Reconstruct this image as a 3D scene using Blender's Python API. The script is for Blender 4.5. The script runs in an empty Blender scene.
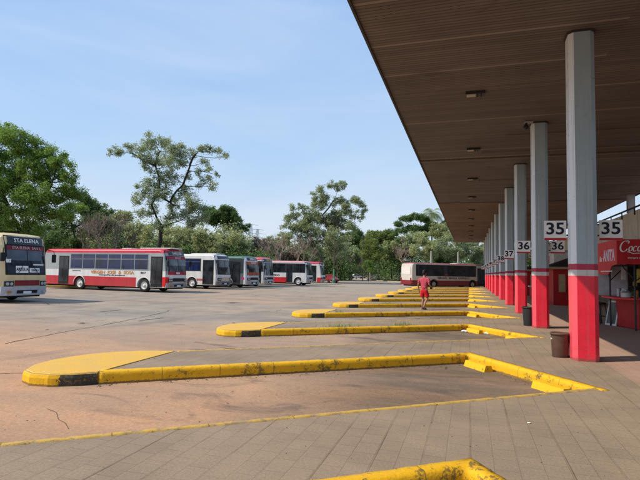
import bpy, bmesh, math, random
import numpy as np
from mathutils import Vector, Matrix

C = bpy.context.scene.collection
rnd = random.Random(7)
R = math.radians
ZY = -0.18          # yard level; platform level is 0
P = 6.125           # spacing of bays and columns
YAW, PITCH, ROLL, F = 0.29685, 0.0656, 0.0197, 490.0
EYE = 1.6
CY, SY = math.cos(YAW), math.sin(YAW)

def at(px, D, z=0.0):
    """world point standing D metres ahead and off to the side"""
    x = (px - 320) / F * D
    return Vector((x * CY - D * SY, x * SY + D * CY, z))
def zat(px, py, D):
    return EYE + (272.25 + (px - 320) * 0.0195 - py) * D / F

# ------------------------------------------------------------------ materials
class NT:
    def __init__(s, name):
        s.m = bpy.data.materials.new(name); s.m.use_nodes = True
        s.t = s.m.node_tree; s.b = s.t.nodes['Principled BSDF']
        s.tc = None
    def n(s, typ, **kw):
        nd = s.t.nodes.new(typ)
        for k, v in kw.items(): setattr(nd, k, v)
        return nd
    def link(s, a, b): s.t.links.new(a, b)
    def put(s, sock, v):
        if isinstance(v, bpy.types.NodeSocket): s.link(v, sock)
        elif isinstance(v, (tuple, list)): sock.default_value = tuple(v) + ((1,) if len(v) == 3 and sock.type == 'RGBA' else ())
        else: sock.default_value = v
    def coord(s, which='Object'):
        if s.tc is None: s.tc = s.n('ShaderNodeTexCoord')
        return s.tc.outputs[which]
    def mapping(s, v, scale=(1,1,1), rot=(0,0,0), loc=(0,0,0)):
        m = s.n('ShaderNodeMapping'); s.put(m.inputs['Vector'], v)
        m.inputs['Scale'].default_value = scale; m.inputs['Rotation'].default_value = rot; m.inputs['Location'].default_value = loc
        return m.outputs[0]
    def noise(s, v, scale, detail=4, rough=.6, dist=0, out='Fac'):
        nd = s.n('ShaderNodeTexNoise'); s.put(nd.inputs['Vector'], v)
        nd.inputs['Scale'].default_value = scale; nd.inputs['Detail'].default_value = detail
        nd.inputs['Roughness'].default_value = rough; nd.inputs['Distortion'].default_value = dist
        return nd.outputs[out]
    def ramp(s, v, stops, interp='LINEAR'):
        nd = s.n('ShaderNodeValToRGB'); s.put(nd.inputs[0], v); cr = nd.color_ramp; cr.interpolation = interp
        while len(cr.elements) < len(stops): cr.elements.new(.5)
        for e, (p, c) in zip(cr.elements, stops):
            e.position = p; e.color = tuple(c) + (1,) if not isinstance(c, (int, float)) else (c, c, c, 1)
        return nd.outputs[0]
    def mix(s, f, a, b, mode='MIX'):
        nd = s.n('ShaderNodeMix', data_type='RGBA', blend_type=mode)
        s.put(nd.inputs[0], f); s.put(nd.inputs[6], a); s.put(nd.inputs[7], b); return nd.outputs[2]
    def math(s, op, a, b=0.0, c=0.0, clamp=False):
        nd = s.n('ShaderNodeMath', operation=op, use_clamp=clamp)
        s.put(nd.inputs[0], a); s.put(nd.inputs[1], b); s.put(nd.inputs[2], c); return nd.outputs[0]
    def sep(s, v):
        nd = s.n('ShaderNodeSeparateXYZ'); s.put(nd.inputs[0], v); return nd.outputs
    def comb(s, x, y, z=0.0):
        nd = s.n('ShaderNodeCombineXYZ'); s.put(nd.inputs[0], x); s.put(nd.inputs[1], y); s.put(nd.inputs[2], z); return nd.outputs[0]
    def bump(s, h, strength=.3, dist=.02):
        nd = s.n('ShaderNodeBump'); s.put(nd.inputs['Height'], h)
        nd.inputs['Strength'].default_value = strength; nd.inputs['Distance'].default_value = dist
        s.link(nd.outputs[0], s.b.inputs['Normal'])
    def fin(s, color=None, rough=.7, spec=.3, metal=0, **kw):
        if color is not None: s.put(s.b.inputs['Base Color'], color)
        s.put(s.b.inputs['Roughness'], rough); s.b.inputs['Specular IOR Level'].default_value = spec
        s.put(s.b.inputs['Metallic'], metal)
        for k, v in kw.items(): s.put(s.b.inputs[k], v)
        return s.m
    def band(s, v, lo, hi):   # 1 inside lo..hi
        return s.math('MULTIPLY', s.math('GREATER_THAN', v, lo), s.math('LESS_THAN', v, hi))

def simple(name, col, rough=.6, spec=.3, metal=0, var=.25, scale=6, bump=0, **kw):
    t = NT(name); n = t.noise(t.coord(), scale, 5, .65)
    f = t.ramp(n, [(.3, 1 - var), (.7, 1 + var * .3)])
    c = t.mix(1, col, f, 'MULTIPLY')
    if bump: t.bump(t.noise(t.coord(), scale * 5, 4), bump)
    return t.fin(c, rough, spec, metal, **kw)

def glass(name, col, rough=.06, var=.6, scale=1.4):
    t = NT(name); n = t.noise(t.coord(), scale, 3, .5)
    c = t.mix(t.ramp(n, [(.35, 0), (.7, 1)]), tuple(x * (1 - var) for x in col), tuple(x * (1 + var) for x in col))
    return t.fin(c, rough, .6)

M = {}
M['black'] = simple('black_rubber', (.018, .018, .019), .7)
M['dark_metal'] = simple('dark_metal', (.03, .03, .032), .5, .4)
M['steel'] = simple('steel', (.45, .45, .46), .4, .5, .5)
M['white_metal'] = simple('white_metal', (.72, .71, .68), .5)
M['chrome'] = simple('chrome', (.5, .5, .5), .25, .5, .9)
M['lamp'] = simple('lamp_glass', (.45, .46, .45), .2, .6)
M['amber'] = simple('amber_lamp', (.5, .16, .02), .3, .6)
M['redlamp'] = simple('red_lamp', (.35, .015, .015), .3, .6)
M['grime_black'] = simple('grime_black', (.022, .020, .018), .85)
M['glass_dark'] = glass('dark_glass', (.022, .026, .032))
M['glass_grey'] = glass('grey_glass', (.03, .036, .042))

def mat_curtain():
    t = NT('blue_curtained_glass'); x, y, z = t.sep(t.coord())
    w = t.n('ShaderNodeTexWave'); t.put(w.inputs['Vector'], t.coord()); w.inputs['Scale'].default_value = 2.2
    w.inputs['Distortion'].default_value = 2.5; w.inputs['Detail'].default_value = 2
    c = t.mix(w.outputs['Fac'], (.008, .013, .045), (.022, .038, .12))
    c = t.mix(t.ramp(t.noise(t.coord(), .9, 2), [(.5, 0), (.62, .8)]), c, (.012, .015, .03))
    c = t.mix(t.band(z, 2.53, 2.56), c, (.12, .13, .15))
    return t.fin(c, .09, .6)
M['curtain'] = mat_curtain()

def mat_yard():
    t = NT('dusty_asphalt'); o = t.coord(); x, y, z = t.sep(o)
    big = t.noise(o, .09, 4, .55, .3); mid = t.noise(t.mapping(o, (1, 1, 1)), .55, 6, .65, .5); fine = t.noise(o, 30, 5, .7)
    streak = t.noise(t.mapping(o, (.35, 1.6, 1), (0, 0, R(-38))), .8, 5, .65, .4)
    asphalt = t.mix(t.ramp(mid, [(.35, 0), (.65, 1)]), (.262, .222, .178), (.368, .315, .250))
    dust = t.mix(streak, (.58, .330, .185), (.46, .265, .152))
    dist = t.math('MULTIPLY', t.math('SUBTRACT', 17, t.math('ADD', y, t.math('MULTIPLY', x, -.15))), .10, clamp=True)   # more red dust near the bays
    bay = t.math('GREATER_THAN', x, -6.5)
    df = t.math('ADD', t.math('MULTIPLY', dist, .75), t.math('MULTIPLY', t.math('SUBTRACT', big, .42), 1.9))
    df = t.math('ADD', df, t.math('MULTIPLY', t.math('SUBTRACT', mid, .5), 1.0), clamp=True)
    c = t.mix(df, asphalt, dust)
    # trodden, oily grey towards the platform end of every bay
    end = t.math('MULTIPLY', t.math('SUBTRACT', x, -3.2), .5, clamp=True)
    end = t.math('MULTIPLY', end, t.math('LESS_THAN', x, 3))
    e2 = t.math('MULTIPLY', end, t.ramp(streak, [(.25, .45), (.6, 1)]))
    c = t.mix(t.math('MULTIPLY', e2, .85), c, (.125, .098, .070))
    oil = t.ramp(t.noise(t.mapping(o, (.7, 1.4, 1), (0, 0, R(-38))), .95, 4, .6, .6), [(.53, 0), (.68, 1)])
    c = t.mix(t.math('MULTIPLY', oil, t.math('MULTIPLY', bay, .7)), c, (.085, .072, .066))
    spots = t.ramp(t.noise(o, 2.6, 5, .7), [(.66, 0), (.74, 1)])
    c = t.mix(t.math('MULTIPLY', spots, .35), c, (.12, .105, .095))
    lanes = t.ramp(t.noise(t.mapping(o, (.10, 1.0, 1), (0, 0, R(8))), .5, 4, .6, .5), [(.45, 0), (.62, 1)])
    c = t.mix(t.math('MULTIPLY', lanes, .3), c, (.19, .165, .15))
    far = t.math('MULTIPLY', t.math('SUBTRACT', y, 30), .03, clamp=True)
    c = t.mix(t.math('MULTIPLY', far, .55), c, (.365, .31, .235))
    c = t.mix(1, c, t.ramp(fine, [(.25, .70), (.7, 1.14)]), 'MULTIPLY')
    grit = t.ramp(t.noise(o, 75, 3, .8), [(.62, 0), (.70, 1)]); c = t.mix(t.math('MULTIPLY', grit, .35), c, (.10, .085, .07))
    pale = t.ramp(t.noise(o, 58, 3, .8), [(.66, 0), (.72, 1)]); c = t.mix(t.math('MULTIPLY', pale, .35), c, (.62, .52, .42))
    # tyre tracks swinging along the lane
    tx = t.math('ADD', x, t.math('MULTIPLY', t.math('SUBTRACT', t.noise(t.mapping(o, (.05, .05, 1)), 1.0, 2), .5), 14))
    trk = t.math('LESS_THAN', t.math('ABSOLUTE', t.math('SUBTRACT', t.math('FRACT', t.math('DIVIDE', tx, 2.35)), .5)), .075)
    trk = t.math('MULTIPLY', trk, t.math('MULTIPLY', t.math('LESS_THAN', x, -7.4), t.ramp(t.noise(t.mapping(o, (.5, .12, 1)), 1.0, 4), [(.45, 0), (.62, .22)])))
    c = t.mix(trk, c, (.12, .10, .085))
    v = t.n('ShaderNodeTexVoronoi', feature='DISTANCE_TO_EDGE'); t.put(v.inputs['Vector'], t.mix(.25, o, t.noise(o, 1.4, 4, out='Color')))
    v.inputs['Scale'].default_value = .33
    crack = t.math('MULTIPLY', t.math('LESS_THAN', v.outputs[0], .006), t.math('GREATER_THAN', t.noise(o, .35, 2), .56))
    c = t.mix(t.math('MULTIPLY', crack, .7), c, (.05, .042, .038))
    t.bump(fine, .35, .01)
    return t.fin(c, .93, .15)
M['yard'] = mat_yard()

def mat_pavers():
    t = NT('concrete_pavers'); o = t.coord(); x, y, z = t.sep(o)
    br = t.n('ShaderNodeTexBrick'); t.put(br.inputs['Vector'], t.comb(y, x))   # long side along the platform
    br.offset = .5; br.inputs['Scale'].default_value = 1
    br.inputs['Brick Width'].default_value = .26; br.inputs['Row Height'].default_value = .2
    br.inputs['Mortar Size'].default_value = .003; br.inputs['Mortar Smooth'].default_value = .3
    br.inputs['Color1'].default_value = (.248, .190, .134, 1); br.inputs['Color2'].default_value = (.278, .214, .152, 1)
    br.inputs['Mortar'].default_value = (.185, .138, .095, 1)
    c = br.outputs['Color']
    # the long joints stand open here and there, every second one wider
    jx = t.math('FRACT', t.math('ADD', t.math('DIVIDE', x, .4), 100.0))
    wob = t.math('MULTIPLY', t.math('SUBTRACT', t.noise(o, .8, 2), .5), .04)
    j = t.math('LESS_THAN', t.math('ABSOLUTE', t.math('SUBTRACT', t.math('ADD', jx, wob), .03)), .012)
    jf = t.math('MULTIPLY', j, t.ramp(t.noise(t.mapping(o, (2.5, .35, 1)), 1.0, 3), [(.42, .1), (.62, .8)]))
    c = t.mix(jf, c, (.055, .040, .032))
    red = t.math('MULTIPLY', t.math('SUBTRACT', x, 2.35), 4, clamp=True)
    n1 = t.noise(o, .7, 5, .6)
    c = t.mix(t.math('MULTIPLY', red, .8), c, t.mix(br.outputs['Fac'], (.44, .26, .20), (.28, .17, .13)))
    dusty = t.ramp(n1, [(.38, 0), (.68, .6)])
    c = t.mix(dusty, c, (.40, .295, .205))
    c = t.mix(t.ramp(t.noise(o, .33, 4, .6), [(.5, 0), (.72, .5)]), c, (.20, .155, .125))
    c = t.mix(1, c, t.ramp(t.noise(o, 45, 4, .7), [(.25, .75), (.7, 1.12)]), 'MULTIPLY')
    gum = t.ramp(t.noise(o, 7, 3, .6), [(.70, 0), (.76, .5)])
    c = t.mix(gum, c, (.42, .36, .3))
    h = t.math('SUBTRACT', t.math('MULTIPLY', br.outputs['Fac'], -1), jf)
    t.bump(t.math('ADD', h, t.math('MULTIPLY', t.noise(o, 40, 3), .4)), .55, .008)
    return t.fin(c, .9, .2)
M['pavers'] = mat_pavers()

def mat_paint(name, col, dark, wear=.55, joints=True, topcol=None, patch=None, scale=5.0):
    """yellow kerb paint, chipped; UV.x is the length along the kerb in metres"""
    t = NT(name); o = t.coord(); uv = t.coord('UV'); u, v, _ = t.sep(uv)
    g = t.n('ShaderNodeNewGeometry'); nz = t.sep(g.outputs['Normal'])[2]
    n1 = t.noise(o, scale, 6, .72); n2 = t.noise(o, scale * 5, 5, .7); n3 = t.noise(o, 1.1, 3, .5)
    base = t.mix(t.ramp(n2, [(.3, 0), (.7, 1)]), tuple(c * .82 for c in col), col)
    if topcol: base = t.mix(t.math('MULTIPLY', t.math('GREATER_THAN', nz, .8), t.ramp(t.noise(o, 3, 5), [(.35, .45), (.6, 1)])), base, topcol)
    wr = t.math('ADD', t.math('MULTIPLY', n1, .62), t.math('MULTIPLY', n2, .38))
    wr = t.math('ADD', wr, t.math('MULTIPLY', t.math('SUBTRACT', n3, .5), .35))
    f = t.ramp(wr, [(wear, 0), (wear + .06, 1)])
    c = t.mix(f, base, dark)
    low = t.ramp(t.math('ADD', t.sep(o)[2], t.math('MULTIPLY', n1, .05)), [(0, 0), (1, 0)])
    foot_dark = t.math('MULTIPLY', t.math('LESS_THAN', t.math('ADD', t.sep(o)[2], t.math('MULTIPLY', n2, .07)), -.115), .75)  # darker tone along the foot of the kerb face
    c = t.mix(foot_dark, c, (.11, .075, .05))
    if joints:
        fr = t.math('FRACT', t.math('DIVIDE', u, .92))
        jj = t.math('LESS_THAN', t.math('ADD', fr, t.math('MULTIPLY', n2, .02)), .024)
        c = t.mix(t.math('MULTIPLY', jj, .6), c, (.09, .06, .03))
    if patch:
        pf = t.math('MULTIPLY', t.math('GREATER_THAN', t.math('ADD', u, t.math('MULTIPLY', n1, .25)), patch[0]), t.math('LESS_THAN', t.math('ADD', u, t.math('MULTIPLY', t.math('ADD', n1, n2), .35)), patch[1] + .3))
        pf = t.math('MULTIPLY', pf, t.math('LESS_THAN', nz, .75)); c = t.mix(t.math('MULTIPLY', pf, t.ramp(n2, [(.25, .6), (.5, 1)])), c, (.045, .043, .036))
    t.bump(t.math('ADD', t.math('MULTIPLY', f, -.6), n2), .6, .012)
    return t.fin(c, .65, .3)
YEL = (.86, .475, .012)
M['kerb'] = mat_paint('yellow_kerb_paint', YEL, (.22, .145, .035), .545, scale=7.0)
M['nose'] = mat_paint('yellow_nose_paint', YEL, (.30, .24, .15), .63, joints=False, topcol=(.66, .40, .09), patch=(.02, .58))
M['edge'] = mat_paint('worn_yellow_edge', (.66, .42, .09), (.38, .27, .16), .51, joints=True, scale=8)
M['stop'] = mat_paint('yellow_stop_paint', (.86, .50, .012), (.2, .14, .05), .60, joints=False)

def mat_column():
    t = NT('painted_column'); o = t.coord(); x, y, z = t.sep(o)
    n = t.noise(o, 3, 5, .6); n2 = t.noise(t.mapping(o, (6, 6, .8)), 1.5, 4)
    grey = t.mix(n2, (.32, .415, .455), (.395, .495, .54))
    red = t.mix(t.ramp(n, [(.35, 0), (.7, 1)]), (.72, .010, .032), (.88, .016, .048))
    cr = (.46, .010, .055); wh = (.62, .62, .60)
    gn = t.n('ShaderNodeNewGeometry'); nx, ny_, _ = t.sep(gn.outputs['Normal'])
    lit_side = t.math('MULTIPLY', t.math('LESS_THAN', nx, -.5), t.math('LESS_THAN', ny_, .5))   # light from the open left side, painted into the left-facing sides
    grey = t.mix(t.math('MULTIPLY', lit_side, .9), grey, (.84, .90, .95)); red = t.mix(t.math('MULTIPLY', lit_side, .5), red, (1.0, .16, .20))
    wz = t.math('ADD', z, t.math('MULTIPLY', t.math('SUBTRACT', t.noise(o, 9, 3), .5), .012))
    c = t.mix(t.math('GREATER_THAN', wz, 1.63), red, wh)
    c = t.mix(t.math('GREATER_THAN', wz, 1.745), c, cr)
    c = t.mix(t.math('GREATER_THAN', wz, 1.862), c, grey)
    # scuffs and dirt by the ground, a few flakes
    low = t.math('MULTIPLY', t.math('SUBTRACT', .55, z), 2.0, clamp=True)
    sc = t.math('MULTIPLY', low, t.ramp(t.noise(t.mapping(o, (1, 1, 2)), 4, 6, .75), [(.48, 0), (.68, .7)]))
    c = t.mix(sc, c, (.13, .06, .05))
    drip = t.ramp(t.noise(t.mapping(o, (16, 16, .35)), 1.0, 4, .6), [(.56, 0), (.74, .38)])
    c = t.mix(drip, c, (.15, .13, .12)); foot = t.math('LESS_THAN', t.math('ADD', z, t.math('MULTIPLY', t.noise(o, 9, 4), .16)), .13)
    c = t.mix(t.math('MULTIPLY', foot, .6), c, (.12, .08, .06))
    sm = t.math('MULTIPLY', t.band(z, .45, .95), t.ramp(t.noise(o, 6, 5, .7), [(.55, 0), (.7, .35)]))
    c = t.mix(sm, c, (.16, .03, .04))
    fl = t.math('MULTIPLY', t.ramp(t.noise(o, 14, 3, .5), [(.735, 0), (.75, 1)]), .55)
    c = t.mix(fl, c, (.55, .5, .48))
    t.bump(t.noise(o, 18, 4), .10, .01)
    return t.fin(c, t.ramp(t.noise(o, 5, 4), [(.3, .24), (.7, .42)]), .6)
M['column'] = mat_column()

def mat_ceiling(name, a, b):
    t = NT(name); o = t.coord(); x, y, z = t.sep(o)
    fr = t.math('FRACT', t.math('ADD', t.math('DIVIDE', y, .11), 500.0))
    groove = t.math('LESS_THAN', fr, .17)
    row = t.math('FLOOR', t.math('ADD', t.math('DIVIDE', y, .11), 500.0))
    wn = t.n('ShaderNodeTexWhiteNoise', noise_dimensions='2D'); t.put(wn.inputs['Vector'], t.comb(row, t.math('FLOOR', t.math('DIVIDE', x, 5.0))))
    c = t.mix(wn.outputs['Value'], a, b)
    c = t.mix(t.ramp(t.noise(o, .35, 5, .6), [(.4, 0), (.7, .5)]), c, tuple(q * .62 for q in a))
    odd = t.math('GREATER_THAN', wn.outputs['Value'], .955); c = t.mix(t.math('MULTIPLY', odd, .5), c, tuple(q * 1.7 for q in b))
    st_ = t.ramp(t.noise(t.mapping(o, (.5, 1.1, 1)), .55, 5, .7, .8), [(.60, 0), (.68, .45), (.72, .15)]); c = t.mix(st_, c, tuple(q * .4 for q in a))
    c = t.mix(t.math('MULTIPLY', groove, .8), c, tuple(q * .22 for q in a))
    t.bump(t.math('MULTIPLY', groove, -1), .6, .01)
    return t.fin(c, .75, .2)
M['ceil'] = mat_ceiling('brown_ceiling_slats', (.150, .121, .106), (.198, .162, .144))
M['ceil2'] = mat_ceiling('russet_ceiling_slats', (.185, .115, .080), (.235, .150, .105))
M['fascia'] = simple('dark_fascia', (.05, .042, .038), .6)

M['cream'] = simple('cream_plaster', (.90, .85, .74), .85, var=.18, scale=.8)
M['wallgrey'] = simple('grey_plaster', (.40, .40, .38), .85, var=.2, scale=.8)
M['signwhite'] = simple('sign_white', (.86, .86, .84), .5, var=.1)
M['signred'] = simple('sign_red', (.50, .02, .03), .5, var=.1)
M['navy'] = simple('navy_ink', (.012, .015, .035), .6, var=.1)
M['awning'] = simple('red_awning', (.50, .010, .014), .55, .3, var=.3, scale=2)
M['awning_pink'] = simple('pinkish_red_awning', (.68, .045, .045), .55, .3, var=.2, scale=2)  # lighter, pinker red for side valance, worktop and banner
M['counter_red'] = simple('dark_red_counter', (.46, .014, .018), .5, .3, var=.3, scale=2)
M['letter'] = simple('white_lettering', (.80, .78, .76), .6, var=.08)
M['pinklet'] = simple('pale_pink_lettering', (.78, .66, .78), .6, var=.15)
M['tan'] = simple('tan_board', (.46, .33, .2), .7)
M['brown_roof'] = simple('brown_roofing', (.05, .035, .025), .8)
M['brown_bin'] = simple('brown_plastic', (.115, .062, .045), .5, .35, var=.25, scale=8)
M['black_bin'] = simple('black_plastic', (.028, .034, .036), .5, .35, var=.25, scale=8)
M['litter'] = simple('white_paper', (.82, .80, .78), .8, var=.1)
M['skin'] = simple('skin', (.36, .19, .13), .55, var=.12, **{'Subsurface Weight': 0.05})
M['hair'] = simple('black_hair', (.012, .009, .008), .6, scale=40)
M['sandal'] = simple('dark_sandal', (.03, .022, .02), .7)
M['shorts'] = simple('red_cloth', (.62, .012, .02), .85, var=.25, scale=9)
def mat_shirt():
    t = NT('pink_check_cloth'); o = t.coord(); x, y, z = t.sep(o)
    fx = t.math('LESS_THAN', t.math('FRACT', t.math('ADD', t.math('MULTIPLY', x, 14), 40)), .4)
    fz = t.math('LESS_THAN', t.math('FRACT', t.math('MULTIPLY', z, 14)), .4)
    s = t.math('MULTIPLY', t.math('ADD', fx, fz), .5)
    c = t.mix(s, (.50, .085, .12), (.42, .062, .10))
    t.bump(t.noise(o, 9, 3), .5, .03)
    return t.fin(c, .9, .1)
M['shirt'] = mat_shirt()

def mat_leaf(name, dark, mid, light, trans=.42, sc=.35):
    t = NT(name); g = t.n('ShaderNodeNewGeometry')
    n = t.noise(t.coord(), sc, 4, .6)
    k = t.math('ADD', t.math('MULTIPLY', n, .65), t.math('MULTIPLY', g.outputs['Random Per Island'], .42))
    c = t.ramp(k, [(.30, dark), (.50, mid), (.72, light)])
    t.fin(c, .6, .25)
    tr = t.n('ShaderNodeBsdfTranslucent'); t.put(tr.inputs[0], c)
    mx = t.n('ShaderNodeMixShader'); mx.inputs[0].default_value = trans
    t.link(t.b.outputs[0], mx.inputs[1]); t.link(tr.outputs[0], mx.inputs[2])
    t.link(mx.outputs[0], t.t.nodes['Material Output'].inputs[0])
    return t.m
M['leaf_fresh'] = mat_leaf('fresh_green_leaves', (0.098, 0.173, 0.034), (0.185, 0.301, 0.055), (0.323, 0.457, 0.091))
M['leaf_dark'] = mat_leaf('dark_green_leaves', (0.060, 0.109, 0.036), (0.122, 0.202, 0.062), (0.223, 0.321, 0.100))
M['leaf_grey'] = mat_leaf('grey_green_leaves', (0.157, 0.203, 0.103), (0.297, 0.358, 0.179), (0.512, 0.558, 0.289))  # paler and greyer: distance haze put into the leaf colours
M['leaf_olive'] = mat_leaf('olive_leaves', (0.178, 0.209, 0.094), (0.353, 0.391, 0.174), (0.576, 0.596, 0.276))  # lightened and dulled, the belt's haze painted into the leaves
M['leaf_yellow'] = mat_leaf('yellow_green_leaves', (0.093, 0.140, 0.038), (0.200, 0.260, 0.068), (0.335, 0.390, 0.116))
M['leaf_brown'] = mat_leaf('dry_brown_leaves', (0.144, 0.122, 0.090), (0.301, 0.246, 0.185), (0.528, 0.441, 0.339))
M['bark'] = simple('grey_bark', (.13, .105, .085), .9, var=.4, scale=3, bump=.4)
M['bark_dark'] = simple('dark_bark', (.045, .035, .028), .9, var=.4, scale=3, bump=.4)
M['bark_pale'] = simple('pale_bark', (.36, .33, .28), .9, var=.3, scale=3, bump=.3)
M['grass'] = mat_leaf('grass_blades', (.05, .075, .02), (.10, .13, .04), (.19, .19, .07))
M['lawn'] = simple('lawn', (.10, .125, .042), .95, var=.5, scale=.8)
M['soil'] = simple('dry_soil', (.17, .115, .075), .95, var=.4, scale=.5)
M['hills'] = simple('hazy_hills', (.12, .16, .15), .95)
M['concrete_pole'] = simple('pale_concrete', (.40, .38, .34), .85)
M['green_paint'] = simple('green_paint', (.10, .22, .14), .6)
M['fence_white'] = simple('fence_white', (.62, .60, .56), .7)
M['old_kerb'] = mat_paint('faded_yellow_kerb', (.62, .42, .08), (.33, .27, .2), .5)
M['dark_ground'] = simple('dark_grey_ground', (.115, .10, .092), .9, var=.3, scale=.6)
M['seam'] = simple('dark_seam', (.07, .058, .05), .9)

# ------------------------------------------------------------------ mesh helpers
class MB:
    """collects shapes, then builds ONE mesh object"""
    def __init__(s): s.v = []; s.f = []; s.uv = None; s.smooth = False
    def add(s, vs, fs):
        k = len(s.v); s.v += [tuple(v) for v in vs]; s.f += [tuple(i + k for i in f) for f in fs]; return s
    def box(s, x0, x1, y0, y1, z0, z1, bev=0.0):
        if bev <= 0:
            vs = [(x, y, z) for x in (x0, x1) for y in (y0, y1) for z in (z0, z1)]
            return s.add(vs, [(0, 1, 3, 2), (4, 6, 7, 5), (0, 4, 5, 1), (2, 3, 7, 6), (0, 2, 6, 4), (1, 5, 7, 3)])
        bm = bmesh.new(); bmesh.ops.create_cube(bm, size=1)
        for v in bm.verts:
            v.co = Vector((x0 + (v.co.x + .5) * (x1 - x0), y0 + (v.co.y + .5) * (y1 - y0), z0 + (v.co.z + .5) * (z1 - z0)))
        bmesh.ops.bevel(bm, geom=bm.edges[:], offset=bev, segments=2, affect='EDGES', profile=.5)
        bm.verts.index_update(); s.add([v.co[:] for v in bm.verts], [[v.index for v in f.verts] for f in bm.faces]); bm.free(); return s
    def prism(s, pts, a, b, axis='y'):
        """polygon pts extruded from a to b"""
        n = len(pts)
        mk = {'y': lambda p, t: (p[0], t, p[1]), 'z': lambda p, t: (p[0], p[1], t), 'x': lambda p, t: (t, p[0], p[1])}[axis]
        return s.add([mk(p, a) for p in pts] + [mk(p, b) for p in pts],
                     [tuple(range(n)), tuple(range(2 * n - 1, n - 1, -1))] + [(i, (i + 1) % n + 0, (i + 1) % n + n, i + n)[::-1] for i in range(n)])
    def tube(s, pts, rad, n=8, caps=True):
        pts = [Vector(p) for p in pts]; rad = rad if isinstance(rad, (list, tuple)) else [rad] * len(pts)
        vs = []; fs = []
        up = Vector((0, 0, 1)); prev = None
        for i, p in enumerate(pts):
            d = (pts[min(i + 1, len(pts) - 1)] - pts[max(i - 1, 0)]).normalized()
            if prev is None:
                a = d.orthogonal().normalized()
            else:
                a = (prev - d * prev.dot(d))
                a = a.normalized() if a.length > 1e-6 else d.orthogonal().normalized()
            prev = a; b = d.cross(a)
            for k in range(n):
                t = 2 * math.pi * k / n
                vs.append(p + (a * math.cos(t) + b * math.sin(t)) * rad[i])
        for i in range(len(pts) - 1):
            for k in range(n):
                fs.append((i * n + k, i * n + (k + 1) % n, (i + 1) * n + (k + 1) % n, (i + 1) * n + k))
        if caps: fs += [tuple(range(n))[::-1], tuple(range((len(pts) - 1) * n, len(pts) * n))]
        return s.add(vs, fs)
    def lathe(s, prof, n=20, c=(0, 0, 0), axis='z'):
        vs = []; fs = []
        for r, h in prof:
            for k in range(n):
                t = 2 * math.pi * k / n
                p = (r * math.cos(t), r * math.sin(t), h)
                if axis == 'y': p = (p[0], h, p[1])
                if axis == 'x': p = (h, p[0], p[1])
                vs.append((p[0] + c[0], p[1] + c[1], p[2] + c[2]))
        for i in range(len(prof) - 1):
            for k in range(n): fs.append((i * n + k, i * n + (k + 1) % n, (i + 1) * n + (k + 1) % n, (i + 1) * n + k))
        return s.add(vs, fs)
    def ball(s, c, r, nu=12, nv=8):
        rx, ry, rz = r if isinstance(r, (tuple, list)) else (r, r, r)
        prof = [(math.sin(math.pi * i / nv), -math.cos(math.pi * i / nv)) for i in range(nv + 1)]
        vs = []; fs = []
        for q, h in prof:
            q = max(q, .001)
            for k in range(nu):
                t = 2 * math.pi * k / nu; vs.append((c[0] + rx * q * math.cos(t), c[1] + ry * q * math.sin(t), c[2] + rz * h))
        for i in range(nv):
            for k in range(nu): fs.append((i * nu + k, i * nu + (k + 1) % nu, (i + 1) * nu + (k + 1) % nu, (i + 1) * nu + k))
        return s.add(vs, fs)
    def build(s, name, mat, parent=None, smooth=False, fix=True):
        me = bpy.data.meshes.new(name); me.from_pydata(s.v, [], s.f)
        if fix:
            bm = bmesh.new(); bm.from_mesh(me); bmesh.ops.recalc_face_normals(bm, faces=bm.faces[:]); bm.to_mesh(me); bm.free()
        for m in (mat if isinstance(mat, (list, tuple)) else [mat]): me.materials.append(m)
        if smooth: me.shade_smooth()
        return link(name, me, parent)

def link(name, me, parent=None):
    o = bpy.data.objects.new(name, me); C.objects.link(o)
    if parent is not None: o.parent = parent
    return o
def tag(o, label=None, cat=None, group=None, kind=None):
    if label: o['label'] = label
    if cat: o['category'] = cat
    if group: o['group'] = group
    if kind: o['kind'] = kind
    return o
def thing(name, label, cat, loc=(0, 0, 0), rz=0, group=None):
    o = bpy.data.objects.new(name, None); C.objects.link(o); o.empty_display_size = .2
    o.location = loc; o.rotation_euler = (0, 0, rz)
    return tag(o, label, cat, group)
KIDS = {}
def copy_tree(o, parent=None):
    c = o.copy(); C.objects.link(c)
    if parent is not None: c.parent = parent
    for ch in [q for q in C.objects if q.parent == o]:
        copy_tree(ch, c)
    return c
def text_mesh(txt, size, bold=0.0, depth=.004, shear=0.0, align='CENTER', space=1.0):
    cu = bpy.data.curves.new('lettering', 'FONT'); cu.body = txt; cu.size = size; cu.offset = bold * size
    cu.extrude = depth; cu.shear = shear; cu.align_x = align; cu.align_y = 'CENTER'; cu.space_character = space; cu.resolution_u = 3
    o = bpy.data.objects.new('lettering', cu); C.objects.link(o)
    me = bpy.data.meshes.new_from_object(o.evaluated_get(bpy.context.evaluated_depsgraph_get()))
    bpy.data.objects.remove(o); bpy.data.curves.remove(cu); return me
def lettering(name, txt, size, mat, loc, rot, parent, bold=0.0, shear=0.0, align='CENTER', space=1.0, sx=1.0):
    me = text_mesh(txt, size, bold, .004, shear, align, space)
    me.transform(Matrix.Translation(loc) @ Matrix(rot).to_4x4() @ Matrix.Diagonal((sx, 1, 1, 1)))
    me.materials.clear(); me.materials.append(mat)
    return link(name, me, parent)
# orientation matrices for lettering: columns = text x, text y, normal
FACE_NY = Matrix(((1, 0, 0), (0, 0, -1), (0, 1, 0)))       # read looking along +Y
FACE_NX = Matrix(((0, 0, -1), (-1, 0, 0), (0, 1, 0)))      # read looking along +X
FACE_PX = Matrix(((0, 0, 1), (1, 0, 0), (0, 1, 0)))        # read looking along -X
FACE_PY = Matrix(((-1, 0, 0), (0, 0, 1), (0, 1, 0)))

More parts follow.
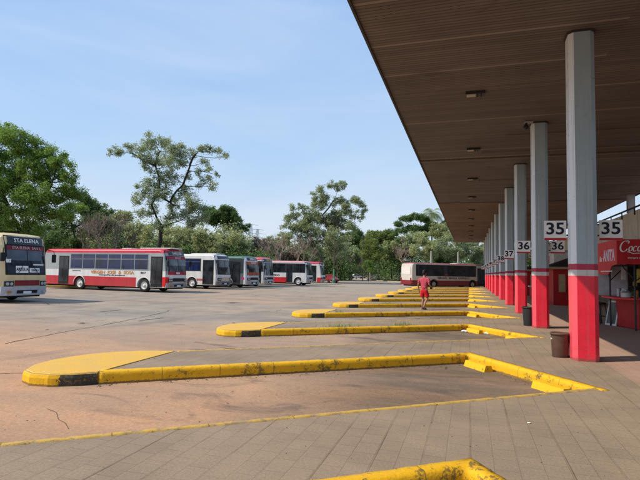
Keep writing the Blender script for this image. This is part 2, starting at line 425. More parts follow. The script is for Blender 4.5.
def quads_mesh(name, V, mat, parent=None, n=4):
    """V: (N*n,3) array of separate n-gons"""
    N = len(V) // n; me = bpy.data.meshes.new(name)
    me.vertices.add(len(V)); me.vertices.foreach_set('co', V.astype(np.float32).ravel())
    me.loops.add(len(V)); me.loops.foreach_set('vertex_index', np.arange(len(V), dtype=np.int32))
    me.polygons.add(N); me.polygons.foreach_set('loop_start', np.arange(0, len(V), n, dtype=np.int32))
    me.polygons.foreach_set('loop_total', np.full(N, n, dtype=np.int32))
    me.update(calc_edges=True); me.materials.append(mat)
    return link(name, me, parent)
def leaf_quads(Pn, size, g, flat=.35, asp=.5):
    """little pointed leaf faces at points"""
    N = len(Pn)
    a = g.normal(size=(N, 3)); a[:, 2] *= .7; a /= np.linalg.norm(a, axis=1)[:, None]
    b = g.normal(size=(N, 3)); b -= (b * a).sum(1)[:, None] * a; b /= np.linalg.norm(b, axis=1)[:, None]
    s = size * g.uniform(.6, 1.3, N)[:, None]
    a = a * s; b = b * s * asp
    V = np.stack([Pn - a, Pn + b * .9 - a * .1, Pn + a, Pn - b * .9 - a * .1], 1)
    return V.reshape(-1, 3)

# ------------------------------------------------------------------ ground, sky
def sheet(name, pts, z, mat, kind='structure'):
    bm = bmesh.new(); vs = [bm.verts.new((p[0], p[1], z)) for p in pts]; f = bm.faces.new(vs)
    bmesh.ops.triangulate(bm, faces=[f]); bmesh.ops.recalc_face_normals(bm, faces=bm.faces[:])
    for f in bm.faces:
        if f.normal.z < 0: f.normal_flip()
    me = bpy.data.meshes.new(name); bm.to_mesh(me); bm.free(); me.materials.append(mat)
    o = link(name, me)
    if kind: o['kind'] = kind
    return o
S = 1500
sheet('ground', [(-S, -S), (S, -S), (S, S), (-S, S)], ZY - .02, M['soil'])
yard = [at(-420, 46), at(-60, 41), at(60, 43.5), at(150, 46), at(215, 60), at(262, 75), at(300, 92), at(322, 150), at(352, 165), at(372, 120),
        at(430, 88), at(520, 86), at(900, 80)]
yard = [(-60, -30), (-60, 20)] + [(p.x, p.y) for p in yard[1:]] + [(60, 60), (60, -30)]
sheet('yard', yard, ZY, M['yard'])
far_road = [at(322, 140), at(352, 150), at(376, 160), at(388, 330), at(352, 330), at(300, 200)]
sheet('road', [(p.x, p.y) for p in far_road], ZY + .004, simple('far_road_dust', (.42, .31, .25), .95, var=.2, scale=.2))
lawnp = [at(372, 122), at(430, 90), at(520, 88), at(520, 135), at(420, 165), at(380, 160)]
sheet('lawn', [(p.x, p.y) for p in lawnp], ZY + .03, M['lawn'])
strip = [at(318, 83), at(345, 79), at(402, 80), at(402, 87), at(345, 88), at(318, 87)]
sheet('dark_strip', [(p.x, p.y) for p in strip], ZY + .008, M['dark_ground'])  # darker grey band across the far yard

# ------------------------------------------------------------------ platform and bays
def smooth_poly(pts, step):
    out = []
    for a, b in zip(pts[:-1], pts[1:]):
        a = Vector(a); b = Vector(b); n = max(1, int((b - a).length / step))
        for k in range(n): out.append(a.lerp(b, k / n))
    out.append(Vector(pts[-1])); return out
Bp = (-0.02, 10.50); Tp = (1.68, 8.05)
Ap = (-5.45, 6.30); Np = (-5.5, 8.50)
def Nline(x): return 3.5 + P + .795 * (x + 4.04)
NOSE = [(-5.45, 6.30), (-5.70, 6.07), (-6.00, 5.91), (-6.32, 5.88), (-6.6, 6.02), (-6.80, 6.33), (-6.90, 6.75), (-6.88, 7.2), (-6.74, 7.62), (-6.48, 7.98), (-6.15, 8.26), (-5.8, 8.43), (-5.5, 8.50)]
NB = 12
chain = []
for i in range(-1, NB):
    dy = P * (i - 1)
    for p in [Tp, Bp, Ap]: chain.append((p[0], p[1] + dy))
    for p in NOSE[1:-1]: chain.append((p[0], p[1] + dy))
    chain.append((Np[0], Np[1] + dy))
inner = chain[:]
plat = inner + [(inner[-1][0] + 9, inner[-1][1] + 12), (34, inner[-1][1] + 12), (34, inner[0][1] - 14), (1.77, inner[0][1] - 14)]
# keep the paving sheet 2 cm inside the kerbs' outer faces
def inset(poly, d):
    out = []; n = len(poly)
    area = sum(poly[i][0] * poly[(i + 1) % n][1] - poly[(i + 1) % n][0] * poly[i][1] for i in range(n))
    sg = 1 if area > 0 else -1
    for i in range(n):
        a = Vector(poly[i - 1]); b = Vector(poly[i]); c = Vector(poly[(i + 1) % n])
        d1 = (b - a).normalized(); d2 = (c - b).normalized()
        n1 = Vector((-d1.y, d1.x)) * sg; n2 = Vector((-d2.y, d2.x)) * sg
        m = (n1 + n2); k = m.length
        if k < 1e-4: out.append(b); continue
        m.normalize(); out.append(b + m * d / max(.4, m.dot(n1)))
    return [tuple(p) for p in out]
sheet('platform', inset(plat, .03), 0.0, M['pavers'])

def kerb_sweep(name, pts, mat, parent, side=1, w=.15, h0=ZY - .03, top=.010, seed=0, rough=.007, step=.06, thin=False, u0=0):
    """kerb along pts; body lies to the left (side=1) or right (-1) of the direction of travel"""
    L = smooth_poly([(p[0], p[1], 0) for p in pts], step)
    g = random.Random(seed)
    prof = [(0, h0), (0, -.085), (.002, -.045), (.012, -.012), (.035, top), (w * .6, top + .002), (w, top), (w, -.05)]
    if thin: prof = [(0.0, h0), (0, -.03), (.008, top - .004), (.02, top), (w, top), (w + .002, -.03)]
    vs = []; uvs = []; s = u0
    ph = [g.uniform(0, 6) for _ in range(6)]
    for i, p in enumerate(L):
        da = (p - L[max(i - 1, 0)]); db = (L[min(i + 1, len(L) - 1)] - p); da = da.normalized() if da.length > 1e-6 else db.normalized(); db = db.normalized() if db.length > 1e-6 else da
        d = (da + db).normalized(); nrm = Vector((-d.y, d.x, 0)) * side / max(.5, math.sqrt((1 + da.dot(db)) / 2))
        if i: s += (L[i] - L[i - 1]).length
        seg = int(s / .92); gs = random.Random(seed * 31 + seg); off = gs.uniform(-.005, .005); dz = gs.uniform(-.003, .003)
        if thin: off *= .9; dz *= .3
        for k, (u, z) in enumerate(prof):
            q = rough * (math.sin(s * 23 + ph[0] + k) + math.sin(s * 51 + ph[1] + 2 * k) + g.uniform(-1.2, 1.2)) * .4
            if k == 0: q = 0
            v = p + nrm * (u + off + q * (1 if k < 5 else .3)); vs.append((v.x, v.y, z + (dz + q * .5 if k > 1 else 0))); uvs.append((s, k / len(prof)))
    n = len(prof); fs = []
    for i in range(len(L) - 1):
        for k in range(n - 1): fs.append((i * n + k, i * n + k + 1, (i + 1) * n + k + 1, (i + 1) * n + k))
    fs += [tuple(range(n)), tuple(range((len(L) - 1) * n, len(L) * n))]
    me = bpy.data.meshes.new(name); me.from_pydata(vs, [], fs)
    uvl = me.uv_layers.new(name='UVMap')
    for l in me.loops: uvl.data[l.index].uv = uvs[l.vertex_index]
    bm = bmesh.new(); bm.from_mesh(me); bmesh.ops.recalc_face_normals(bm, faces=bm.faces[:]); bm.to_mesh(me); bm.free()
    me.materials.append(mat); me.shade_smooth(); return link(name, me, parent)

def nose_mesh(name, mat, parent, seed):
    base = smooth_poly([(p[0], p[1], 0) for p in NOSE], .05)
    # closed outline, back edge straight
    back = smooth_poly([(Np[0], Np[1], 0), (Ap[0], Ap[1], 0)], .2)[1:-1]
    ring = base + back; n = len(ring); cx = Vector((-6.0, 7.2, 0)); g = random.Random(seed)
    rings = [(0, ZY - .03, 1.0), (.003, -.06, 1), (.02, -.012, 1), (.06, .010, 1), (.3, .014, .5)]
    vs = []; uvs = []; s = [0]
    for i in range(1, n): s.append(s[-1] + (ring[i] - ring[i - 1]).length)
    for (ins, z, q) in rings:
        for i, p in enumerate(ring):
            d = (cx - p); dl = d.length; d.normalize(); edge = i < len(base)
            v = p + d * (ins if edge else 0) + d * (g.uniform(-.0015, .0015) + .003 * math.sin(s[i] * 19)) * q * (1 if edge else 0)
            vs.append((v.x, v.y, z)); uvs.append((s[i], 0))
    fs = []
    for r in range(len(rings) - 1):
        for i in range(n): fs.append((r * n + i, r * n + (i + 1) % n, (r + 1) * n + (i + 1) % n, (r + 1) * n + i))
    fs.append(tuple(range((len(rings) - 1) * n, len(rings) * n)))
    me = bpy.data.meshes.new(name); me.from_pydata(vs, [], fs); uvl = me.uv_layers.new(name='UVMap')
    for l in me.loops: uvl.data[l.index].uv = uvs[l.vertex_index]
    bm = bmesh.new(); bm.from_mesh(me); bmesh.ops.recalc_face_normals(bm, faces=bm.faces[:]); bmesh.ops.triangulate(bm, faces=[f for f in bm.faces if len(f.verts) > 4]); bm.to_mesh(me); bm.free()
    me.materials.append(mat); return link(name, me, parent)

ORD = ['nearest', 'second', 'third', 'fourth', 'fifth', 'sixth', 'seventh', 'eighth', 'ninth', 'tenth', 'eleventh', 'twelfth', 'thirteenth']
ISL = {0: 'yellow kerb corner at the bottom of the photo, in front of the nearest full bay',
       1: 'nearest full yellow kerb with rounded nose and blackened patch, in front of the brown bin',
       2: 'second full yellow kerb island from the viewer, weeds growing along it',
       3: 'third full yellow kerb island, just in front of the man in red'}
def end_dir():
    d = Vector((Tp[0] - Bp[0], Tp[1] - Bp[1], 0)); return d.normalized(), d.length
ed, el = end_dir()
for i in range(0, NB):
    dy = P * (i - 1)
    t = thing('bay_kerb', ISL.get(i, f'{ORD[i-1]} full yellow kerb island counted from the viewer, beyond the man in red'), 'kerb', (-5.45, 6.4 + dy, 0) if i else (0, 10.65 + dy, 0), 0, 'yellow kerbs around the bus bays')
    ox, oy = t.location.x, t.location.y
    t2 = Vector((ox, oy, 0))
    parts = []
    parts.append(kerb_sweep('kerb_stones', [(Ap[0] + .02, Ap[1] + .015), Bp, (Tp[0] + .1, Tp[1] - .14)], M['kerb'], t, side=1, seed=i * 7 + 1))
    parts.append(kerb_sweep('edge_strip', [Np, (Tp[0] + .05, Nline(Tp[0] + .05))], M['edge'], t, side=-1, w=.095, seed=i * 7 + 3, thin=True, top=.008, rough=.010))
    if i: parts.append(nose_mesh('rounded_nose', M['nose'], t, i * 7 + 4))
    for p in parts: p.data.transform(Matrix.Translation((-ox, -(oy - dy), 0)))

# wheel stops against every end kerb
def stop_mesh():
    b = MB(); L = .64
    prof = [(-.10, 0), (-.06, .115), (.06, .115), (.10, 0)]
    n = 10
    vs = []; g = random.Random(3)
    for k in range(n + 1):
        for (u, z) in prof: vs.append((-L / 2 + L * k / n, u + g.uniform(-.004, .004), z + (g.uniform(-.006, .004) if z else 0)))
    fs = [(k * 4 + j, k * 4 + (j + 1) % 4, (k + 1) * 4 + (j + 1) % 4, (k + 1) * 4 + j) for k in range(n) for j in range(4)] + [(3, 2, 1, 0), (n * 4, n * 4 + 1, n * 4 + 2, n * 4 + 3)]
    b.add(vs, fs); return b
sm = None; first = None
inn = Vector((-ed.y, ed.x, 0)); inn = -inn if inn.y > 0 else inn     # towards the bay
for i in range(0, NB):
    for k, fpos in enumerate((.18, .80)):
        if i == 0: continue
        if first is None:
            first = stop_mesh().build('wheel_stop', M['stop']); o = first
        else: o = first.copy(); C.objects.link(o)
        pos = Vector((Bp[0], Bp[1] + P * (i - 1), ZY)) + ed * el * fpos + inn * .16
        o.location = pos; o.rotation_euler = (0, 0, math.atan2(ed.y, ed.x))
        w = 'left' if k == 0 else 'right'
        tag(o, f'yellow wheel stop, {w} one of the pair in the {ORD[i-1]} full bay from the viewer', 'wheel stop', 'wheel stops in the bays')

# ------------------------------------------------------------------ columns, signs
CX0, CX1, CYF = 1.90, 2.37, 10.53
H = 6.52
NCOL = 11
cw = .235; ch = .085
colb = MB(); pts = [(-cw + ch, -cw), (cw - ch, -cw), (cw, -cw + ch), (cw, cw - ch), (cw - ch, cw), (-cw + ch, cw), (-cw, cw - ch), (-cw, -cw + ch)]
zs = [0, .35, 1.0, 1.63, 1.745, 1.862, 4, H]
vv = [(p[0], p[1], z) for z in zs for p in pts]
ff = [(r * 8 + k, r * 8 + (k + 1) % 8, (r + 1) * 8 + (k + 1) % 8, (r + 1) * 8 + k) for r in range(len(zs) - 1) for k in range(8)]
colb.add(vv, ff)
col0 = None; NUMS = {}
for k in range(NCOL):
    yc = CYF + cw + P * k; xc = (CX0 + CX1) / 2
    if col0 is None:
        t = thing('platform_column', '', 'column', (xc, yc, 0)); col0 = t
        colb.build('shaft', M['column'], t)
        cap = MB().prism([(p[0] * 1.12, p[1] * 1.12) for p in pts], H - .04, H + .02, 'z').build('head_plate', M['fascia'], t)
    else:
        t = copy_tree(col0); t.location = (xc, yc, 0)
    tag(t, f'{ORD[k]} grey column with red foot from the viewer, carrying bay number {35+k}', 'column', 'columns along the platform')
    n = str(35 + k)
    NUMS[n] = [text_mesh(n, .335, .018, .003, space=1.0)]
    for sd, xs in (('left', (1.46, 1.87)), ('right', (2.46, 2.87))):
        xm = sum(xs) / 2
        sg = thing('bay_number_sign', f'white plate reading {n} on the {sd} side of its column', 'sign', (xm, yc + .12, 2.34), 0, 'bay number signs')
        MB().box(-.205, .205, -.012, .012, 0, .40, .004).build('plate', M['signwhite'], sg)
        MB().box(-.205, .205, -.016, -.0125, .0, .045).build('red_stripe', M['signred'], sg)
        s = 1 if sd == 'left' else -1
        for zb in (.30, .08): MB().box(min(.205 * s, .30 * s), max(.205 * s, .30 * s), -.008, .02, zb, zb + .03).build('bracket', M['dark_metal'], sg)
        me = NUMS[n][0].copy(); me.transform(Matrix.Translation((0, -.0165, .225)) @ FACE_NY.to_4x4() @ Matrix.Diagonal((1.08, 1, 1, 1)))
        me.materials.clear(); me.materials.append(M['navy']); link('number', me, sg)

# ------------------------------------------------------------------ roof
YR0, YR1 = -14.0, 76.5; YS = 34.46; XR0, XR1 = -2.1, 9.45
rf = thing('platform_roof', 'long flat platform roof with brown slatted ceiling over the columns', 'roof', (XR0, YR0, H))
def rel(b): b.v = [(x - XR0, y - YR0, z - H) for x, y, z in b.v]; return b
def plane(b, x0, x1, y0, y1, z): return b.add([(x0, y0, z), (x1, y0, z), (x1, y1, z), (x0, y1, z)], [(0, 3, 2, 1)])
b = plane(MB(), XR0 + .05, XR1 - .05, YR0, YS, H); c1 = rel(b).build('slatted_ceiling', M['ceil'], rf, fix=False)
b = plane(MB(), XR0 + .05, XR1 - .05, YS, YR1 - .05, H - .03); c2 = rel(b).build('far_ceiling', M['ceil2'], rf, fix=False); tag(c2, 'russet far part of the slatted ceiling')
b = MB().box(XR0, XR0 + .05, YR0, YR1, H - .05, H + .42).box(XR1 - .05, XR1, YR0, YR1, H - .05, H + .3)
b.box(XR0 + .05, XR1 - .05, YR1 - .05, YR1, H - .05, H + .42); rel(b).build('fascia', M['fascia'], rf)
b = MB().box(XR0 + .051, XR1 - .051, YR0, YR1 - .051, H + .12, H + .36); rel(b).build('deck', M['fascia'], rf)
b = MB()
for yy in (21.4, YS): b.box(XR0 + .06, XR1 - .06, yy - .05, yy + .05, H - .045, H - .004)
M['joint'] = simple('joint_brown', (.15, .11, .09), .7); rel(b).build('joint_cover', M['joint'], rf)
# ceiling lights
lt0 = None
for k in range(10):
    if lt0 is None:
        t = thing('ceiling_light', '', 'lamp', (0, 0, 0)); lt0 = t
        MB().box(-.20, .30, -.13, .13, -.075, 0, .01).build('housing', M['dark_metal'], t)
        MB().box(-.175, .06, -.105, .105, -.082, -.0755).build('lens', simple('dull_lens', (.42, .37, .28), .4), t)
        [MB().box(q, q + .04, -.10, .10, -.09, -.0755).build('cooling_fin', M['black'], t) for q in (.09, .18)]
    else: t = copy_tree(lt0)
    t.location = (.1, 13.56 + P * k, H - (.033 if 13.56 + P * k > YS else 0.003))
    tag(t, f'{ORD[k]} ceiling light from the viewer under the slatted roof', 'lamp', 'ceiling lights')
for k, (yy, x0) in enumerate(((20.3, .45), (26.3, .45), (17.9, 1.2))):
    o = MB().tube([(x0, yy, H - .04), (8.9, yy + .05, H - .04)], .013, 6).build('conduit', M['joint'])
    tag(o, ['thin conduit running across the ceiling beyond the second light', 'thin conduit running across the ceiling beyond the third light', 'thin conduit crossing the ceiling behind the second column'][k], 'conduit', 'ceiling conduits')
t = thing('security_camera', 'small dark dome camera under the ceiling beside the second column', 'camera', (1.72, 16.5, H - .02))
MB().box(-.05, .2, -.04, .04, -.06, 0).build('mount', M['wallgrey'], t)
MB().tube([(0, 0, -.05), (0, 0, -.14)], .045, 10).ball((0, 0, -.18), .085).build('housing', M['dark_metal'], t, True)
t = thing('fire_extinguisher', 'red dot of an extinguisher by the far kiosk', 'extinguisher', (4.3, 31.4, 0)) if False else None

# ------------------------------------------------------------------ retaining wall on the right
wl = thing('boundary_wall', 'tall cream wall behind the kiosks with a dark pipe along its top', 'wall', (9.0, 10, 0))
b = MB().box(0, .22, 0, 62, 0, 5.45); b.build('wall', M['cream'], wl)
b = MB()
for k in range(16): b.box(-.012, -.001, k * 4.0 + 1.2, k * 4.0 + 1.225, 0, 5.44)
b.build('panel_joint', M['wallgrey'], wl)
b = MB().tube([(-.05, 0, 5.62), (-.05, 62, 5.62)], .055, 8)
for k in range(26): b.box(-.07, -.02, k * 2.4, k * 2.4 + .06, 5.2, 5.6)
b.build('pipe_rail', M['dark_metal'], wl)
pst = None
for k in range(5):
    o = MB().box(-.18, .18, -.18, .18, 5.451, H + .1).build('wall_post', M['wallgrey']) if pst is None else pst.copy()
    if pst is None: pst = o
    else: C.objects.link(o)
    o.location = (9.12, 20.6 + 12.25 * k, 0)
    tag(o, f'{ORD[k]} short grey post between wall top and roof, counted from the viewer', 'post', 'posts on the cream wall')

# ------------------------------------------------------------------ red snack stall
SX, SYY = 4.30, 16.9
st = thing('snack_stall', 'red snack stall with soft drink lettering on its awning and open counter', 'stall', (SX, SYY, 0))
aw = MB()
# front valance, top slab, back
aw.box(0, 4.2, 0, .06, 2.02, 2.78).box(0.06, 4.2, .06, 2.9, 2.70, 2.76).box(4.14, 4.2, .06, 2.9, 2.02, 2.70)
awo = aw.build('awning', M['awning'], st)
# side valance drops lower towards the back
MB().prism([(.0, 2.78), (.0, 2.02), (.55, 1.98), (.95, 1.72), (1.9, 1.70), (2.9, 1.85), (2.9, 2.78)], -.02, .0, 'x').build('side_valance', M['awning_pink'], st)
lettering('side_lettering', 'Bar', .24, M['letter'], (-.024, 1.86, 2.22), FACE_NX, st, .02, .3)
lettering('side_lettering', 'ANITA', .50, M['pinklet'], (-.024, .86, 2.30), FACE_NX, st, .03, .05, sx=.9)
MB().box(-.026, -.021, .5, 1.9, 1.80, 1.83).build('small_print', M['letter'], st)
def script_logo():
    """flowing white drink lettering made of tapered strokes"""
    b = MB(); H_ = .36
    def stroke(pts, w):
        n = len(pts); vs = []; fs = []
        for i, (x, z) in enumerate(pts):
            a = Vector((pts[min(i + 1, n - 1)][0] - pts[max(i - 1, 0)][0], 0, pts[min(i + 1, n - 1)][1] - pts[max(i - 1, 0)][1])).normalized()
            # broad-nib pen: thickness follows direction
            t = w * (.35 + .75 * abs(a.x * .35 - a.z * .94))
            nn = Vector((-a.z, 0, a.x)) * t
            vs += [(x - nn.x, -.005, z - nn.z), (x + nn.x, -.005, z + nn.z), (x - nn.x, 0, z - nn.z), (x + nn.x, 0, z + nn.z)]
        for i in range(n - 1):
            k = i * 4; fs += [(k, k + 1, k + 5, k + 4), (k + 1, k + 3, k + 7, k + 5), (k + 2, k, k + 4, k + 6)]
        b.add(vs, fs)
    def arc(cx, cz, rx, rz, a0, a1, n=18, sh=.25):
        return [(cx + rx * math.cos(R(a0 + (a1 - a0) * k / n)) + sh * rz * math.sin(R(a0 + (a1 - a0) * k / n)), cz + rz * math.sin(R(a0 + (a1 - a0) * k / n))) for k in range(n + 1)]
    def cap(x): 
        stroke(arc(x + .17, .20, .15, .22, 60, 330), .030)
        stroke([(x + .22, .40), (x + .30, .44), (x + .36, .38), (x + .31, .31)], .022)
    def o_(x): stroke(arc(x + .07, .10, .06, .10, 0, 360), .022)
    def c_(x): stroke(arc(x + .07, .10, .065, .10, 50, 320), .022)
    def a_(x): stroke(arc(x + .07, .10, .06, .10, 20, 350), .022); stroke([(x + .155, .20), (x + .125, .05), (x + .15, .0), (x + .20, .03)], .022)
    cap(0); o_(.33); c_(.50); a_(.66)
    stroke([(.86, .12), (.97, .13)], .02)
    cap(.98); o_(1.31)
    stroke([(1.47, .05), (1.55, .3), (1.60, .42), (1.57, .44), (1.52, .3), (1.50, .05), (1.54, .0), (1.6, .03)], .018)
    a_(1.62)
    stroke([(.28, -.02), (.5, -.10), (.9, -.06), (1.2, -.10)], .018)
    return b
lg = script_logo(); lg.v = [(x * .70 + .08, y - .004, z * .74 + 2.42) for x, y, z in lg.v]; lg.build('script_lettering', M['letter'], st)
lettering('tagline', 'siempre refrescante', .085, M['letter'], (.62, -.006, 2.22), FACE_NY, st, .0)
# frame posts and brackets
for (x, y) in ((.25, 1.9), (.55, .35), (2.3, .35), (4.0, .35)): MB().tube([(x, y, 0), (x, y, 2.7)], .028, 8).build('post', M['dark_metal'], st)
for pq in (((.55, .35, 1.55), (.1, .15, 2.05)), ((.55, .35, 1.5), (1.3, .35, 2.1)), ((.25, 1.9, 1.5), (.9, 1.9, 2.2)), ((.55, .35, 2.0), (.25, 1.9, 2.0)), ((.25, 1.9, 1.55), (.3, 2.8, 2.3))):
    MB().tube(pq, .018, 6).build('brace', M['dark_metal'], st)
# counter: body with slanted left end, red worktop
MB().prism([(.74, .62), (.42, 1.7), (.45, 2.3), (.9, 2.7), (4.2, 2.7), (4.2, .62)], .02, .93, 'z').build('counter', M['counter_red'], st)
MB().prism([(.1, .85), (.1, 2.4), (.2, 2.5), (.9, 2.5), (.9, 1.0), (4.2, 1.0), (4.2, .45), (.6, .45)], .93, .985, 'z').build('worktop', M['awning_pink'], st)
MB().box(.05, 4.2, 2.75, 2.82, .985, 2.35).build('back_panel', simple('pale_back_panel', (.60, .63, .68), .7), st)
def on_counter(name, label, cat, x, y, bld, mat, sub=None):
    o = bld.build(name, mat); o.location = (SX + x, SYY + y, .987); return tag(o, label, cat)
on_counter('glass_jar', 'clear glass jar of sweets at the corner of the red counter', 'jar', .5, 1.2, MB().lathe([(.0, 0), (.10, 0), (.12, .03), (.12, .2), (.08, .25), (.08, .28), (0, .28)], 16), M['lamp'])
on_counter('cooking_pot', 'round steel pot on the red counter beside the glass jar', 'pot', .42, .78, MB().lathe([(0, 0), (.13, 0), (.15, .02), (.15, .15), (.155, .155), (.12, .19), (.03, .21), (.03, .235), (0, .235)], 18), M['steel'])
on_counter('napkin_box', 'small white napkin box on the red counter', 'box', .95, .62, MB().box(-.07, .07, -.05, .05, 0, .14, .01), M['white_metal'])
on_counter('food_tray', 'stacked trays on the counter under the awning lettering', 'tray', 1.5, .62, MB().box(-.2, .2, -.14, .14, 0, .04, .01).box(-.17, .17, -.11, .11, .041, .07, .01), M['steel'])
on_counter('juice_dispenser', 'dark juice dispenser standing on the stall counter', 'dispenser', 1.15, .85, MB().box(-.09, .09, -.1, .1, 0, .12, .01).lathe([(.075, .12), (.085, .14), (.085, .38), (.06, .41), (0, .42)], 14), M['dark_metal'])
for q, (x_, y_, c_) in enumerate(((.62, 1.5, 'dark_metal'), (.78, 1.05, 'amber'), (.5, 1.85, 'steel'), (.95, 1.3, 'dark_metal'), (1.3, 1.2, 'steel'))):
    on_counter('storage_tin', ['dark tin beside the glass jar', 'amber tin in the middle of the counter', 'steel tin at the far end of the counter', 'dark tin behind the napkin box', 'steel tin before the shelving'][q] + ' on the stall', 'tin', x_, y_, MB().lathe([(0, 0), (.07, 0), (.07, .16 + .04 * (q % 3)), (.05, .2 + .04 * (q % 3)), (0, .2 + .04 * (q % 3))], 14), M[c_])
on_counter('display_case', 'small glass food case on the stall counter', 'display case', 2.1, 1.25, MB().box(-.35, .35, -.2, .2, 0, .35, .02), M['glass_grey'])
t = thing('shelf_unit', 'dark shelving of bottles and packets at the back of the stall', 'shelf', (SX + 1.0, SYY + 2.35, .99))
MB().box(0, 3.1, .33, .36, 0, 1.3).build('back_board', M['brown_roof'], t)
for zz in (.32, .66, 1.0): MB().box(0, 3.1, .02, .32, zz, zz + .025).build('shelf', M['dark_metal'], t)
gg = random.Random(4); BC = [simple('bottle_green', (.03, .10, .04), .2), simple('bottle_brown', (.10, .04, .015), .2), simple('packet_yellow', (.55, .38, .06), .5), simple('packet_red', (.45, .04, .03), .5), simple('packet_white', (.6, .6, .58), .5), simple('packet_blue', (.05, .12, .35), .5)]
for zz in (.0, .345, .685, 1.025):
    for q in range(9):
        x_ = .12 + q * .34 + gg.uniform(-.06, .06); m_ = gg.randrange(6)
        bb = MB().lathe([(0, 0), (.04, 0), (.042, .15), (.016, .2), (.016, .25), (0, .25)], 10) if m_ < 2 else MB().box(-.06, .06, -.04, .04, 0, gg.uniform(.14, .24), .01)
        o = bb.build('bottle' if m_ < 2 else 'packet', BC[m_]); o.location = (SX + 1.0 + x_, SYY + 2.52, .99 + zz + .002)
        tag(o, f"{['green glass bottle', 'brown glass bottle', 'yellow packet', 'red packet', 'white packet', 'blue packet'][m_]} on the stall's dark shelving", 'bottle' if m_ < 2 else 'packet', f"{['green glass bottle', 'brown glass bottle', 'yellow packet', 'red packet', 'white packet', 'blue packet'][m_]}s on the stall shelving")
for q, (x_, y_, c_) in enumerate(((.72, .5, 2), (.92, .7, 4), (1.2, .45, 2), (1.5, .5, 3), (.5, 1.3, 4))):
    o = MB().tube([(0, 0, 0), (0, 0, -.12)], .004, 4).box(-.07, .07, -.03, .03, -.55, -.12, .02).build('snack_strip', BC[c_]); o.location = (SX + x_, SYY + y_, 2.02 if y_ < 1 else 2.1)
    tag(o, f"{['yellow', 'white', 'long yellow', 'red', 'small white'][q]} snack strip hanging under the awning, {ORD[q]} from the corner".replace('nearest from', 'nearest to'), 'snack strip')
# stools and the sign board
def stool():
    t = thing('bar_stool', '', 'stool')
    MB().lathe([(0, .68), (.16, .68), (.17, .70), (.17, .735), (.15, .75), (0, .75)], 18).build('seat', M['black'], t)
    for sx in (-1, 1):
        for sy in (-1, 1): MB().tube([(.09 * sx, .09 * sy, .68), (.17 * sx, .17 * sy, 0)], .017, 6).build('leg', M['dark_metal'], t)
    rr = [(.145 * math.cos(q * .4488), .145 * math.sin(q * .4488), .28) for q in range(15)]
    MB().tube(rr, .012, 6).build('foot_ring', M['dark_metal'], t)
    return t
s0 = stool()
for k, (x, y) in enumerate(((4.30, 19.75), (4.34, 19.2))):
    s = s0 if k == 0 else copy_tree(s0); s.location = (x, y, 0); s.rotation_euler = (0, 0, k * .5)
    tag(s, ['black bar stool at the far side of the stall counter, half behind the column', 'black bar stool beside the white framed board'][k], 'stool', 'bar stools at the red stall')
t = thing('menu_board', 'white framed board leaning against the red counter', 'board', (4.56, 18.85, 0), R(-62))
fr = MB()
for (a0, a1, c0, c1) in ((-.24, -.19, .0, .85), (.19, .24, 0, .85), (-.19, .19, 0, .06), (-.19, .19, .79, .85)): fr.box(a0, a1, -.02, .02, c0, c1)
lean = Matrix.Rotation(R(-13), 4, 'X')
fr.v = [tuple(lean @ Vector(v)) for v in fr.v]; fr.build('frame', M['white_metal'], t)
pn = MB().box(-.19, .19, -.008, .008, .06, .79); pn.v = [tuple(lean @ Vector(v)) for v in pn.v]; pn.build('panel', simple('chalk_grey', (.16, .17, .15), .8), t)

# ------------------------------------------------------------------ kiosks farther along
def kiosk(x, y, w, d, label, seed=0):
    t = thing('kiosk', label, 'kiosk', (x, y, 0), 0, 'kiosks along the platform')
    MB().box(0, w, 0, d, 0, 2.02).build('body', M['counter_red'], t)
    MB().box(-.3, w + .3, -.35, d + .3, 2.03, 2.17, .02).build('fascia', M['tan'], t)
    MB().add([(-.3, -.35, 2.172), (w + .3, -.35, 2.172), (w + .3, d + .3, 2.172), (-.3, d + .3, 2.172), (w * .9, d * .5, 2.95), (w, d * .5, 2.95)],
             [(0, 1, 5, 4), (1, 2, 5), (2, 3, 4, 5), (3, 0, 4), (0, 3, 2, 1)]).build('roof', M['brown_roof'], t)
    MB().box(-.006, -.012 + .003, d * .3, d * .75, .95, 1.8).build('side_hatch', M['awning'], t)
    MB().box(.28, .62, -.03, -.004, .75, 1.75).build('poster', M['tan'], t)
    g = MB().box(.85, 1.65, -.03, -.004, .55, .95); g.build('notice', simple('pale_notice', (.5, .36, .24), .7), t)
    gl = MB()
    for k in range(5): gl.box(.92 + k * .14, 1.0 + k * .14, -.036, -.031, .66, .74 + .05 * (k % 2))
    gl.build('notice_mark', M['counter_red'], t)
    return t
kiosk(4.55, 30.6, 1.75, 2.6, 'dark red kiosk with brown hipped roof, seen between the two nearest columns')
kiosk(4.55, 44.2, 3.0, 2.6, 'dark red kiosk farther along the platform behind the second column')
kiosk(4.55, 57.5, 3.0, 2.6, 'farthest red kiosk near the end of the platform')
# bench / white stand seen between columns two and three
t = thing('white_stand', 'low white serving stand between the far kiosks', 'stand', (4.1, 37.2, 0))
MB().box(0, 1.8, 0, .7, .05, .85, .01).build('body', M['awning'], t); MB().box(-.1, 1.9, -.1, .8, .86, .95, .01).build('top', M['white_metal'], t)
o = MB().box(-1.2, 1.2, -.03, .03, 0, .55).build('hanging_banner', M['awning_pink']); o.location = (5.6, 36.5, 2.5)
tag(o, 'small red banner hanging over the white stand', 'banner')
# lower inner wall portion in white, behind the kiosk
t = thing('toilet_block', 'small pale block with a grey door behind the red kiosk', 'building', (5.2, 34.6, 0))
MB().box(0, 3.7, 0, 2.4, 0, 3.2).build('wall', simple('pale_wall', (.72, .70, .64), .85), t)
MB().box(.5, 1.3, -.03, -.003, 0, 2.1).build('door', M['wallgrey'], t)
MB().box(-.1, 3.8, -.1, 2.5, 3.21, 3.33).build('roof', M['wallgrey'], t)

